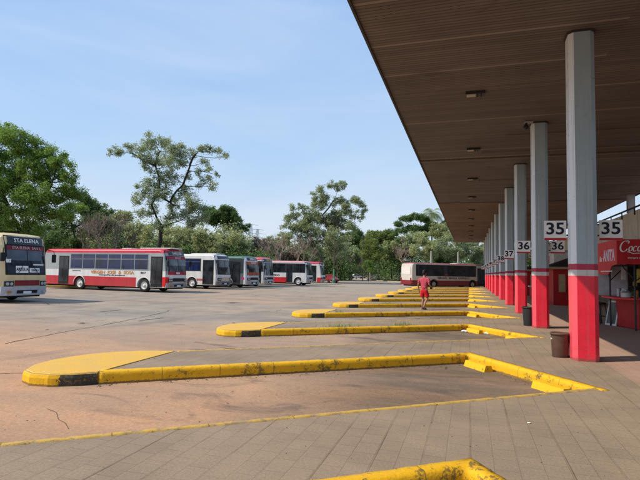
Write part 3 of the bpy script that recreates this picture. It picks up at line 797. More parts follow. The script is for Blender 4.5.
# ------------------------------------------------------------------ bins
def bin_(name, label, x, y, r0, r1, h, mat, rim=True):
    t = thing(name, label, 'bin', (x, y, 0.002), 0)
    MB().lathe([(0, 0), (r0, 0), (r0 + .006, .012), (r1 - .004, h - .03), (r1, h), (r1 - .016, h), (r0 - .01, .03), (0, .03)], 28).build('bucket', mat, t, True)
    MB().lathe([(r1 - .004, h - .035), (r1 + .012, h - .035), (r1 + .014, h - .002), (r1 + .004, h + .006), (r1 - .012, h + .004)], 28).build('rim', mat, t, True)
    return t
t = bin_('waste_bin', 'brown plastic bucket bin standing beside the nearest column', 1.74, 10.95, .145, .175, .475, M['brown_bin'])
o = MB().box(-.02, .02, -.003, .003, -.015, .015); o.v = [(x - .168 * .97, y - .055, z + .36) for x, y, z in o.v]; o.build('sticker', M['letter'], t)
bin_('waste_bin', 'black plastic bin partly behind the second column', 1.85, 17.38, .16, .205, .60, M['black_bin'])

# ------------------------------------------------------------------ litter and weeds
def litter(x, y, z, s, label, seed):
    g = random.Random(seed); bm = bmesh.new(); bmesh.ops.create_icosphere(bm, subdivisions=2, radius=s)
    for v in bm.verts: v.co = Vector((v.co.x * 1.5, v.co.y, v.co.z * .55)) * g.uniform(.7, 1.2); v.co.z += s * .45
    me = bpy.data.meshes.new('litter'); bm.to_mesh(me); bm.free(); me.materials.append(M['litter']); o = link('litter', me)
    o.location = (x, y, z); tag(o, label, 'litter')
litter(-2.55, 5.05, ZY, .035, 'crumpled white scrap lying on the dusty bay near the yellow edge', 1)
litter(-.15, 16.1, ZY, .07, 'white plastic litter against the second bay corner', 2)
litter(.50, 15.85, ZY, .06, 'white crumpled cup beside the wheel stop in the second bay', 3)
litter(.62, 5.9, 0, .014, 'tiny white cigarette end on the grey pavers', 4)
def weed(x, y, n, s, label, seed):
    g = np.random.default_rng(seed); B_ = g.normal(size=(n, 3)) * [s, s * .3, 0]
    h = g.uniform(.05, .16, (n, 1)); d = g.normal(size=(n, 3)) * .03; d[:, 2] = 0
    w = np.stack([g.uniform(-.006, .006, n), g.uniform(-.006, .006, n), np.zeros(n)], 1) + .004
    top = B_ + d + np.concatenate([np.zeros((n, 2)), h], 1)
    V = np.stack([B_ - w, B_ + w, top], 1).reshape(-1, 3)
    o = quads_mesh('weed_tuft', V[:len(V) // 6 * 3], M['leaf_olive'], None, 3); o.location = (x, y, .005); o.rotation_euler = (0, 0, R(38)); tag(o, label, 'weeds', None, 'stuff')
def sl(x, i): return 10.65 + P * (i - 1) + .78 * x
weed(-3.6, sl(-3.6, 2) + .25, 500, .35, 'green weeds behind the second kerb, left clump', 5)
weed(-2.0, sl(-2.0, 2) + .25, 400, .22, 'green weeds behind the second kerb, middle clump', 6)
weed(-5.0, sl(-5.0, 3) + .3, 200, .15, 'small weed tuft behind the third kerb', 8)
weed(-4.1, sl(-4.1, 4) + .25, 300, .2, 'weed tuft behind the fourth kerb', 9)

def debris():
    g = random.Random(12); b = MB(); npg = 0
    def chip(x, y, z, s_):
        a = g.uniform(0, 6.28); p = []
        for k in range(4): p.append((x + s_ * math.cos(a + k * 1.57 + g.uniform(-.4, .4)), y + s_ * math.sin(a + k * 1.57 + g.uniform(-.4, .4)), z + g.uniform(.002, s_ * .5)))
        b.add(p + [(x, y, z + s_ * .7)], [(0, 1, 4), (1, 2, 4), (2, 3, 4), (3, 0, 4)])
    for i in range(0, 6):
        dy = P * (i - 1)
        for _ in range(170):
            u = g.random(); d = abs(g.gauss(0, .10)) + .02
            x = Ap[0] + (Bp[0] - Ap[0]) * u; y = Ap[1] + (Bp[1] - Ap[1]) * u + dy; chip(x + .615 * d, y - .788 * d, ZY, g.uniform(.006, .02))
        for _ in range(70):
            u = g.random(); d = abs(g.gauss(0, .10)) + .02
            x = Bp[0] + (Tp[0] - Bp[0]) * u; y = Bp[1] + (Tp[1] - Bp[1]) * u + dy; chip(x - .823 * d, y - .569 * d, ZY, g.uniform(.006, .02))
    for _ in range(900): 
        x = g.uniform(-14, -1); y = g.uniform(3, 17); 
        if y < 6.2 + .8 * (x + 4) or x < -7.1: chip(x, y, ZY, g.uniform(.005, .013)) if not (x > -7 and y < 3.6 + .8 * (x + 4)) else None
    for _ in range(420):
        x = g.uniform(-2, 6); y = g.uniform(3, 12)
        if y < 7.2 + .8 * x - .2 * 0 and y < 3.3 + .795 * (x + 4.04) or x > 2.0: chip(x, y, 0.001, g.uniform(.004, .010))
    return b
tag(debris().build('grit', simple('grit_and_leaves', (.20, .13, .08), .9, var=.6, scale=30), None, fix=False), 'grit and leaf crumbs gathered along the kerbs', 'grit', None, 'stuff')

# yard seams (long dark joints in the surface)
def seam(pts, w, lab):
    b = MB(); L = smooth_poly([(p[0], p[1], 0) for p in pts], .25); g = random.Random(int(abs(pts[0][0]) * 100)); vs = []; fs = []
    for i, p in enumerate(L):
        d = (L[min(i + 1, len(L) - 1)] - L[max(i - 1, 0)]).normalized(); n = Vector((-d.y, d.x, 0)); o_ = n * g.uniform(-.03, .03); ww = w * g.uniform(.2, 1.2)
        vs += [p + o_ - n * ww + Vector((0, 0, ZY + .005)), p + o_ + n * ww + Vector((0, 0, ZY + .005))]
    fs = [(2 * i, 2 * i + 1, 2 * i + 3, 2 * i + 2) for i in range(len(L) - 1)]
    o = b.add(vs, fs).build('surface_seam', M['seam']); tag(o, None, None, None, 'structure')
def gnd(px, py):   # ground point under a sight line
    D = (EYE - ZY) * F / (py - (272.25 + (px - 320) * .0195)); p = at(px, D); return (p.x, p.y)
seam([gnd(10, 343), gnd(60, 333), gnd(105, 325), gnd(150, 316), gnd(172, 311)], .022, '')
seam([gnd(104, 311.5), gnd(124, 309.5)], .05, '')
seam([gnd(142, 320.5), gnd(166, 317.5)], .05, '')
seam([gnd(56, 406), gnd(63, 410), gnd(69, 416), gnd(72, 420), gnd(76, 426)], .004, '')


# ------------------------------------------------------------------ buses
def livery(name, base, bands=(), blocks=(), dirt=.35, rough=.38):
    """bands: (z0,z1,colour); blocks: (x0,x1,z0,z1,colour) in bus coordinates (x forward, z up)"""
    t = NT(name); o = t.coord(); x, y, z = t.sep(o); c = base
    for (a, b_, col) in bands: c = t.mix(t.band(z, a, b_), c, col)
    for (x0, x1, z0, z1, col) in blocks: c = t.mix(t.math('MULTIPLY', t.band(x, x0, x1), t.band(z, z0, z1)), c, col)
    d = t.math('MULTIPLY', t.math('SUBTRACT', 1.3, z), 1.1, clamp=True)
    d = t.math('MULTIPLY', d, t.ramp(t.noise(t.mapping(o, (1, 1, .7)), 2.2, 5, .65), [(.3, .25), (.7, 1)]))
    c = t.mix(t.math('MULTIPLY', d, dirt), c, (.20, .13, .09))
    c = t.mix(1, c, t.ramp(t.noise(t.mapping(o, (1, 1, .25)), 3, 4), [(.3, .84), (.6, 1)]), 'MULTIPLY')
    seam_ = t.math('LESS_THAN', t.math('FRACT', t.math('ADD', t.math('DIVIDE', x, 1.45), 20.37)), .006)
    c = t.mix(t.math('MULTIPLY', seam_, t.math('MULTIPLY', t.math('LESS_THAN', z, 1.9), .5)), c, (.08, .07, .06))
    return t.fin(c, rough, .5)
wheel_src = None
def wheel(parent, x, side, rim):
    """side=-1: right flank of the bus"""
    global wheel_src
    W = 1.24
    t = bpy.data.objects.new('wheel', None); C.objects.link(t); t.parent = parent; t.location = (x, side * (W - .17), .5)
    if side > 0: t.rotation_euler = (0, 0, math.pi)
    if wheel_src is None:
        ty = MB().lathe([(.30, .14), (.44, .15), (.485, .11), (.5, .06), (.5, -.06), (.485, -.11), (.44, -.15), (.30, -.14)], 32, axis='y').build('tyre', M['black'], t, True)
        wheel_src = ty.data
    else: link('tyre', wheel_src, t)
    rmb = MB(); rmb.lathe([(.30, .1), (.31, -.12), (.29, -.145), (.25, -.10), (.17, -.07), (.13, -.09), (.11, -.17), (.06, -.18), (0.001, -.18)], 24, axis='y'); hb = rmb
    for k in range(8):
        a = k * math.pi / 4; hb.tube([(.2 * math.cos(a), -.075, .2 * math.sin(a)), (.2 * math.cos(a), -.10, .2 * math.sin(a))], .018, 6)
    rmb.build('rim', rim, t, True)

def bus(label, px, D, phi, L=11.6, Ht=3.3, body=None, axles=(2.45, 8.55), door=(.55, 1.65), rear_door=None, glassm=None, front=None,
        frame_col=None, rimm=None, roofpods=(), wins=None, frontm=None, mirror=True, anchor='front', dest='', destcol=None, win_z=(1.72, 2.78), door_open=False, hood=False):
    """anchor corner: the front right (or rear right) corner stands px/D; phi degrees the heading in the viewer's frame"""
    W = 2.5; a = YAW + R(phi)
    fwd = Vector((math.cos(a), math.sin(a), 0)); lf = Vector((-fwd.y, fwd.x, 0))
    corner = at(px, D, ZY)
    ctr = corner + lf * (W / 2) - fwd * (L / 2 if anchor == 'front' else -L / 2)
    t = thing('city_bus', label, 'bus', ctr, a, 'buses parked around the yard')
    h = L / 2; X = lambda d: h - d         # d = distance behind the front
    arch = .60
    # body side profile with wheel arches
    prof = [(h - .06, .38)]
    prof += [(h, .75), (h - .0, 1.25), (h - .10, 2.1), (h - .22, 2.85), (h - .34, Ht - .16), (h - .55, Ht - .04), (h - .9, Ht)]
    prof += [(-h + .5, Ht), (-h + .2, Ht - .05), (-h + .06, Ht - .2), (-h + .0, 2.5), (-h, .55), (-h + .08, .40)]
    for ax in sorted(axles, reverse=True):
        cx_ = X(ax)
        pts_ = [(cx_ - arch * math.cos(R(q)), .5 + arch * math.sin(R(q))) for q in range(-12, 193, 12)]
        prof += pts_
    ysl = [-1.25, -1.22, -1.15, -1.02, -.8, -.4, 0, .4, .8, 1.02, 1.15, 1.22, 1.25]
    bvs = []; bfs = []; npf = len(prof)
    for yy in ysl:
        q = abs(yy) / 1.25
        for (px_, pz_) in prof:
            if pz_ > 2.6: pz_ -= .13 * q ** 14 + .05 * q ** 3 * (pz_ > Ht - .25)
            if px_ > h - 1.0 and not (pz_ < .45 and px_ < h - .5): px_ -= (.07 * q ** 2 + .20 * q ** 9) * min(1, (px_ - h + 1.0) / .4)
            elif px_ < -h + .3: px_ += .10 * q ** 8
            bvs.append((px_, yy, pz_))
    for a_ in range(len(ysl) - 1):
        for b_ in range(npf): bfs.append((a_ * npf + b_, a_ * npf + (b_ + 1) % npf, (a_ + 1) * npf + (b_ + 1) % npf, (a_ + 1) * npf + b_))
    bfs += [tuple(range(npf)), tuple(range((len(ysl) - 1) * npf, len(ysl) * npf))]
    me = bpy.data.meshes.new('body'); me.from_pydata(bvs, [], bfs)
    bm = bmesh.new(); bm.from_mesh(me); bmesh.ops.recalc_face_normals(bm, faces=bm.faces[:]); bmesh.ops.triangulate(bm, faces=[f for f in bm.faces if len(f.verts) > 4]); bm.to_mesh(me); bm.free()
    me.materials.append(body); link('body', me, t)
    MB().box(-h + .3, h - .3, -W / 2 + .28, W / 2 - .28, .26, .9).build('chassis', M['grime_black'], t)
    # side windows
    z0, z1 = win_z; gm = glassm or M['glass_dark']; fc = frame_col or M['dark_metal']
    ws = wins
    for sd in (-1, 1):
        y = sd * (W / 2)
        if ws is None: 
            lst = []; q = door[1] + .25 if sd < 0 else 1.0
            end = L - .7 if (rear_door is None or sd > 0) else rear_door[0] - .15
            n = max(1, round((end - q) / 1.35)); stp = (end - q) / n
            lst = [(q + k * stp + .05, q + (k + 1) * stp - .05) for k in range(n)]
        else: lst = ws
        # belt frame behind the panes
        if lst:
            yy0, yy1 = sorted((y + sd * .001, y + sd * .010))
            fb = MB().box(X(lst[-1][1] + .07), X(lst[0][0] - .07), yy0, yy1, z0 - .07, z1 + .07).build('window_frame', fc, t)
        for (a0, a1) in lst:
            yy0, yy1 = sorted((y + sd * .012, y + sd * .020))
            w_ = MB().box(X(a1), X(a0), yy0, yy1, z0, z1).build('window', gm, t)
            yy2, yy3 = sorted((y + sd * .021, y + sd * .032))
            MB().box(X(a1) , X(a0), yy2, yy3, (z0 * .35 + z1 * .65) - .018, (z0 * .35 + z1 * .65) + .018).build('sliding_rail', fc, w_)
    # doors on the right flank
    for kk, dd in enumerate([d_ for d_ in (door, rear_door) if d_]):
        y = -W / 2
        dr = MB().box(X(dd[1]), X(dd[0]), y - .012, y - .002, .42, 2.72).build('door', M['black'], t)
        mid = (dd[0] + dd[1]) / 2
        if not door_open:
            for (a0, a1) in ((dd[0] + .07, mid - .03), (mid + .03, dd[1] - .07)):
                MB().box(X(a1), X(a0), y - .026, y - .013, .62, 2.62).build('door_glass', M['glass_dark'], dr)
            MB().box(X(mid) - .02, X(mid) + .02, y - .036, y - .013, .45, 2.68).tube([(X(mid) - .12, y - .07, .95), (X(mid) - .12, y - .07, 1.7)], .015, 6).build('door_rail', M['dark_metal'], dr)
        else:
            MB().box(X(dd[1]), X(dd[1]) + .05, y - .5, y - .02, .5, 2.6).box(X(dd[0]) - .05, X(dd[0]), y - .5, y - .02, .5, 2.6).build('door_leaf', M['glass_grey'], dr)
            MB().box(X(dd[1]) + .06, X(dd[0]) - .06, y - .03, y - .013, .42, .5).build('step', M['steel'], dr)
    # fenders: dark lining and pale lip round each arch
    for ax in axles:
        for sd in (-1, 1):
            pts_ = []
            for q in range(0, 181, 15): pts_.append((X(ax) - (arch + .03) * math.cos(R(q)), sd * (W / 2 + .008), .5 + (arch + .03) * math.sin(R(q))))
            MB().tube(pts_, .032, 6).build('wheel_arch', front.get('lip', M['white_metal']) if front else M['white_metal'], t, True)
        MB().box(X(ax) - .56, X(ax) + .56, -W / 2 + .36, W / 2 - .36, .3, 1.1).build('arch_lining', M['grime_black'], t)
        for sd in (-1, 1): wheel(t, X(ax), sd, rimm or M['white_metal'])
    # front end -------------------------------------------------------
    fr = front or {}
    def fx(z):   # x of the front surface at height z
        pr = [(.38, h - .06), (.75, h), (1.25, h), (2.1, h - .10), (2.85, h - .22), (Ht - .16, h - .34), (Ht - .04, h - .55)]
        for (za, xa), (zb, xb) in zip(pr[:-1], pr[1:]):
            if z <= zb: return xa + (xb - xa) * (z - za) / (zb - za)
        return pr[-1][1]
    def fpanel(name, y0, y1, za, zb, mat, out=.012, par=t, curve=True, ny=14, nz=4, round_=0.0):
        b = MB(); vs = []; fs = []
        for i in range(nz + 1):
            z = za + (zb - za) * i / nz
            sh = 0
            for j in range(ny + 1):
                y = y0 + (y1 - y0) * j / ny
                e = .07 * (abs(y) / 1.25) ** 2 + .20 * (abs(y) / 1.25) ** 9
                vs.append((fx(z) + out - e, y, z))
        n = ny + 1
        for i in range(nz):
            for j in range(ny): fs.append((i * n + j, i * n + j + 1, (i + 1) * n + j + 1, (i + 1) * n + j))
        k = len(vs); vs2 = [(v[0] - out * .9, v[1], v[2]) for v in vs]; rimi = list(range(n)) + [i * n + n - 1 for i in range(1, nz + 1)] + [nz * n + j for j in range(n - 2, -1, -1)] + [i * n for i in range(nz - 1, 0, -1)]
        vs += vs2
        for q in range(len(rimi)): 
            u, w_ = rimi[q], rimi[(q + 1) % len(rimi)]; fs.append((u, w_, w_ + k, u + k))
        b.add(vs, fs); o = b.build(name, mat, par); return o
    wz0 = fr.get('ws0', 1.42); wz1 = fr.get('ws1', 2.72)
    mask = fr.get('mask', M['black'])
    mw = fr.get('mw', 1.19)
    fpanel('front_mask', -mw, mw, wz0 - .06, Ht - .14, mask, .008)
    wsg = fpanel('windscreen', -mw + .07, mw - .07, wz0, wz1, M['glass_grey'] if not fr.get('wsm') else fr['wsm'], .020, ny=8)
    fpanel('centre_bar', -.02, .02, wz0, wz1, M['black'], .028, ny=1)
    wp = MB()
    for sgn in (-1, 1): wp.tube([(fx(wz0) + .06, sgn * .55, wz0 - .02), (fx(wz0 + .55) + .05, sgn * .12, wz0 + .62)], .012, 5)
    wp.build('wiper', M['black'], t)
    dsp = fpanel('destination_box', -.95, .95, 2.84 if Ht > 3.2 else 2.75, Ht - .19, fr.get('destbg', M['glass_dark']), .022)
    zc = ((2.84 if Ht > 3.2 else 2.75) + Ht - .19) / 2
    if dest:
        lettering('destination_text', dest, .27, fr.get('destfg', M['letter']), (fx(zc) + .04, 0, zc), Matrix.Rotation(R(-13), 3, 'Y') @ FACE_PX, t, .018)
    if 'strip' in fr:
        sm_, txt, za, zb = fr['strip']
        fpanel('name_strip', -mw + .08, mw - .08, za, zb, sm_, .030)
        zc2 = (za + zb) / 2
        lettering('name_text', txt, (zb - za) * .95, fr.get('stripfg', M['letter']), (fx(zc2) + .045, 0, zc2), Matrix.Rotation(R(-8), 3, 'Y') @ FACE_PX, t, .012)
    if 'strip2' in fr:
        sm_, txt, za, zb = fr['strip2']
        fpanel('lower_strip', -mw + .08, mw - .08, za, zb, sm_, .030)
    for k, cd in enumerate(fr.get('cards', ())):
        (y0_, y1_, za, zb) = cd[:4]; cdm = cd[4] if len(cd) > 4 else M['letter']
        fpanel('route_card', y0_, y1_, za, zb, cdm, .034, ny=2, nz=2)
        zz = (za + zb) / 2
        lettering('route_text', cd[5] if len(cd) > 5 else 'CENTRO', (zb - za) * .6, M['navy'], (fx(zz) + .04, (y0_ + y1_) / 2, zz), Matrix.Rotation(R(-5), 3, 'Y') @ FACE_PX, t, .01, sx=.8)
    fpanel('bumper', -1.22, 1.22, .36, fr.get('bump_top', .74), fr.get('bumper', M['steel']), .07, ny=10)
    g_ = fpanel('grille', -.66, .66, .84, 1.10, fr.get('grille', M['black']), .03)
    fpanel('air_intake', -.55, .55, .46, .62, M['black'], .076)
    for sgn in (-1, 1):
        fpanel('headlight', *(sorted((sgn * .72, sgn * 1.12))), .80, 1.06, fr.get('lampbg', M['glass_grey']), .04, ny=4)
        hl = MB()
        for q in (.82, 1.0): hl.lathe([(0.0, .055), (.05, .05), (.075, .04), (.08, .0)], 12, (fx(.93) - .03 + (.0 if q < .9 else -.02), sgn * q, .93), 'x')
        hl.build('lamp_lens', M['lamp'], t)
        MB().box(fx(.6) + .02, fx(.6) + .085, min(sgn * .85, sgn * 1.05), max(sgn * .85, sgn * 1.05), .5, .58).build('fog_lamp', M['amber'] if sgn < 0 else M['lamp'], t)
    MB().box(fx(.5) + .071, fx(.5) + .09, -.22, .22, .44, .57).build('number_plate', M['letter'], t)
    if mirror:
        for sgn in (-1, 1):
            mr = MB().tube([(fx(2.6) - .05, sgn * 1.16, 2.66), (fx(2.6) + .22, sgn * 1.36, 2.62), (fx(2.6) + .25, sgn * 1.40, 2.4)], .02, 6)
            mr.box(fx(2.6) + .17, fx(2.6) + .29, sgn * 1.40 - .10, sgn * 1.40 + .10, 2.0, 2.42, .03).build('mirror', M['black'], t)
    # rear end
    MB().box(-h - .02, -h - .001, -.95, .95, 1.75, 2.7).build('rear_window', fr.get('rearglass', M['glass_dark']), t)
    for sgn in (-1, 1): MB().box(-h - .03, -h - .001, min(sgn * .95, sgn * 1.15), max(sgn * .95, sgn * 1.15), .85, 1.3).build('tail_lamp', M['redlamp'], t)
    MB().box(-h - .07, -h + .02, -1.2, 1.2, .42, .68, .02).build('rear_bumper', fr.get('bumper', M['steel']), t)
    for (a0, a1, hh) in roofpods:
        MB().box(X(a1), X(a0), -.75, .75, Ht - .01, Ht + hh, .05).build('roof_hatch', M['white_metal'], t)
    return t, X, h, W

WH = (.70, .69, .66); RD = (.52, .022, .035); RDB = (.62, .012, .025)
# 1. the yellow bus
f1 = dict(mw=1.08, bumper=simple('silver_bumper', (.46, .49, .54), .45), mask=M['black'], grille=simple('red_grille_bar', (.22, .02, .03), .5),
          strip=(simple('red_name_strip', (.20, .02, .03), .5), 'STA ELENA  SAN L.', 2.58, 2.78), stripfg=simple('pale_red_lettering', (.55, .42, .42), .6),
          cards=[(-.62, .02, 1.46, 1.80, M['signwhite'], 'AREGUA'), (.1, .66, 1.48, 1.70, M['signwhite'], 'CENTRO'), (-1.05, -.85, 1.95, 2.12, M['signwhite'], '7'), (.3, .9, 1.84, 1.90, M['signwhite'], '')],
          lampbg=simple('green_tinted_lamp', (.02, .05, .05), .2), lip=simple('cream_lip', (.55, .46, .24), .5), bump_top=.80,
          wsm=glass('blue_grey_windscreen', (.045, .06, .085)))
bus('cream yellow bus with silver bumper, its windscreen headed by STA ELENA, at the left edge', 5.5, 23.2, -21, 11.5, 3.42,
    livery('cream_yellow_livery', (.74, .58, .31), bands=((0, .8, (.46, .48, .52)),), dirt=.15), front=f1, dest='STA ELENA', rimm=M['dark_metal'])
bt = [o for o in C.objects if o.name.startswith('city_bus')][-1]
# 2. the red and white bus seen side on
f2 = dict(bumper=simple('worn_white_bumper', (.36, .34, .33), .5), strip=(simple('pink_red_strip', (.42, .03, .07), .5), 'SAN JOSE', 2.56, 2.74), stripfg=simple('pink_lettering', (.75, .55, .6), .6),
          strip2=(RDM := simple('red_lower_strip', (.42, .02, .04), .5), '', 1.36, 1.60), wsm=glass('teal_grey_windscreen', (.10, .125, .135)), cards=[(-.3, .1, 1.42, 1.55, M['signwhite'], 'EXP')])
t2, X2, h2, W2 = bus('long white bus with red skirt and red roof, blue curtains, parked beside the yellow bus', 169.5, 36.8, -21, 12.8, 3.34,
    livery('red_white_livery', WH, bands=((1.62, 2.98, (.34, .37, .36)), (2.98, 3.6, (.60, .035, .06)), (0, 1.10, RD)),
           blocks=((6.4 - 3.0, 6.5, 0, 1.62, WH), (6.4 - .55, 6.4 - .08, .45, 1.18, (.75, .008, .01)), (-6.2, -5.6, 1.1, 1.62, WH)), dirt=.2), axles=(2.25, 8.75), door=(.55, 1.65), rear_door=(9.95, 11.05),
    front=f2, glassm=M['curtain'], frame_col=simple('grey_window_frame', (.26, .30, .31), .5), wins=None, roofpods=((.3, 3.2, .07), (4.0, 5.0, .05)), dest='SAN JOSE', win_z=(1.74, 2.86))
def side_text(t, X, d, z, txt, size, mat, bold=.02, sx=1.0, y=-1.262, shear=0):
    return lettering('side_lettering', txt, size, mat, (X(d), y, z), FACE_NY, t, bold, shear, sx=sx)
ORG = simple('orange_lettering', (.62, .26, .07), .6); INK = simple('dark_lettering', (.06, .05, .06), .6)
side_text(t2, X2, 5.4, 1.44, 'VIRGEN  JOSE  &  SOSA', .34, ORG, .03, 1.25)
side_text(t2, X2, 5.4, 1.24, 'transporte de pasajeros', .17, INK, .01, 1.6)
side_text(t2, X2, 2.35, 1.46, '8017', .2, INK, .02, 1.2)
side_text(t2, X2, 9.1, 1.52, 'NANAWA', .13, INK, .01, 1.5)
# 3. white bus
f3 = dict(bumper=simple('dull_bumper', (.22, .22, .22), .5), wsm=glass('pale_grey_windscreen', (.06, .066, .07)), grille=M['chrome'])
bus('white bus with dark front and open black door, third from the left', 219, 45.5, -22, 11.5, 3.3, livery('plain_white_livery', WH, blocks=((1.5, 5, .75, .95, (.45, .1, .1)),), dirt=.3),
    front=f3, door=(.5, 1.7), glassm=M['curtain'], axles=(2.9, 8.6), dest='', roofpods=((.6, 3.5, .06),))
# 4. green roofed bus
f4 = dict(bumper=simple('silver_front', (.45, .45, .46), .45), mask=simple('white_mask', (.66, .66, .66), .4), wsm=glass('dark_warm_windscreen', (.05, .045, .045)), ws0=1.3,  # windscreen glass is a plain dark warm grey
          strip=(simple('orange_strip', (.52, .10, .03), .5), 'CIUDAD', 2.45, 2.72), strip2=(simple('orange_lower_strip', (.45, .08, .03), .5), '', 1.36, 1.62))
bus('green roofed bus with orange strips in its windscreen, fourth from the left', 248.5, 50, -25, 11.5, 3.3,
    livery('green_grey_livery', (.10, .13, .14), bands=((3.0, 3.6, (.05, .15, .10)), (1.5, 3.0, (.035, .045, .05))), blocks=((5.25, 5.8, 0, 3.1, (.66, .66, .66)), (5.0, 5.35, .85, 1.12, (.45, .03, .2))), dirt=.2), front=f4, door=(.9, 2.2), dest='LINEA 12', roofpods=())
# 5. white bus, red roof
f5 = dict(bumper=simple('pale_front', (.5, .5, .5), .45), mask=simple('white_mask_2', (.7, .7, .7), .4), ws0=1.3, destfg=simple('yellow_lettering', (.75, .5, .05), .6))
bus('white bus with pale red roof and dark windscreen, fifth from the left', 266, 55, -21, 11.5, 3.35,
    livery('white_red_roof_livery', WH, bands=((3.0, 3.6, (.60, .10, .12)), (1.7, 2.9, (.05, .05, .05))), dirt=.2), front=f5, door=(.5, 1.7), dest='LINEA 31', door_open=False)
# 6, 7. small red and white buses
t6, X6, h6, W6 = bus('red and white bus with bright red skirt, first of the far pair', 309, 63, -16, 8.6, 3.2,
    livery('bright_red_skirt_livery', WH, bands=((0, 1.05, RDB), (2.95, 3.4, (.6, .3, .3))), blocks=((4.3 - 3.0, 5, 0, 1.6, WH),), dirt=.15), front=dict(), door=(2.15, 3.0), axles=(1.35, 6.2), wins=[(.5, 1.2), (1.3, 2.0), (3.2, 4.3), (4.4, 5.5), (5.6, 6.7), (6.8, 7.9)])
side_text(t6, X6, 4.6, 1.28, 'RAPIDO', .3, INK, .03, 1.3)
t7, X7, h7, W7 = bus('red roofed bus behind the far pair, nearest the small red car', 323, 71, -14, 9.6, 3.3,
    livery('white_pink_livery', WH, bands=((2.95, 3.5, (.58, .07, .12)),), blocks=((4.0, 5, 0, 1.0, RDB), (2.4, 3.6, 1.3, 1.7, (.6, .35, .1))), dirt=.15), front=dict(), door=(.9, 2.3), axles=(2.9, 7.4))
# 8. bus standing across the end of the platform
f8 = dict(bumper=simple('dark_red_bumper', (.22, .02, .03), .5), rearglass=simple('pale_rear_poster', (.74, .70, .64), .6), lip=M['dark_metal'])
t8, X8, h8, W8 = bus('long bus with dark windows and dark red skirt standing beyond the platform', 412, 62.5, 24, 12.6, 3.28,
    livery('cream_dark_red_livery', (.62, .57, .50), bands=((0, 1.0, (.23, .02, .03)), (3.12, 3.5, (.30, .06, .07))), dirt=.25), front=f8, door=(.6, 1.9), axles=(2.7, 9.1), anchor='rear', rimm=M['steel'], roofpods=((2, 5, .06),), win_z=(1.62, 2.95))
side_text(t8, X8, 5.9, 1.32, 'VIRGEN  MARIA  EXPRESO', .38, INK, .02, 1.2)

# small red car beyond
def car(label, px, D, phi, mat):
    a = YAW + R(phi); p = at(px, D, ZY); t = thing('parked_car', label, 'car', p, a)
    pr = [(2.0, .3), (2.08, .55), (1.95, .78), (1.1, .92), (.45, 1.38), (-.75, 1.42), (-1.5, .98), (-2.0, .92), (-2.08, .5), (-2.0, .3)]
    bm = bmesh.new(); f = bm.faces.new([bm.verts.new((x, -.82, z)) for x, z in pr]); ex = bmesh.ops.extrude_face_region(bm, geom=[f])
    bmesh.ops.translate(bm, verts=[g for g in ex['geom'] if isinstance(g, bmesh.types.BMVert)], vec=(0, 1.64, 0)); bmesh.ops.recalc_face_normals(bm, faces=bm.faces[:])
    bmesh.ops.bevel(bm, geom=bm.edges[:], offset=.05, segments=2, affect='EDGES')
    me = bpy.data.meshes.new('body'); bm.to_mesh(me); bm.free(); me.materials.append(mat); link('body', me, t)
    for sd in (-1, 1):
        MB().prism([(.95, .95), (.42, 1.32), (-.1, 1.34), (-.1, .95)], sd * .822, sd * .832).build('side_window', M['glass_dark'], t)
        MB().prism([(-.2, .95), (-.2, 1.34), (-.7, 1.35), (-1.25, .98)], sd * .822, sd * .832).build('side_window', M['glass_dark'], t)
        for x in (1.25, -1.3):
            w = MB().lathe([(.001, -.1), (.19, -.1), (.2, -.09), (.30, -.09), (.31, 0), (.30, .09), (.001, .09)], 18, (x, sd * .76, .31), 'y').build('wheel', M['black'], t)
        MB().box(2.03, 2.09, min(sd * .5, sd * .75), max(sd * .5, sd * .75), .6, .72).build('headlight', M['lamp'], t)
    return t
car('small red car half hidden behind the far red roofed bus', 329.5, 84, -60, simple('red_car_paint', (.30, .03, .035), .3, .5))

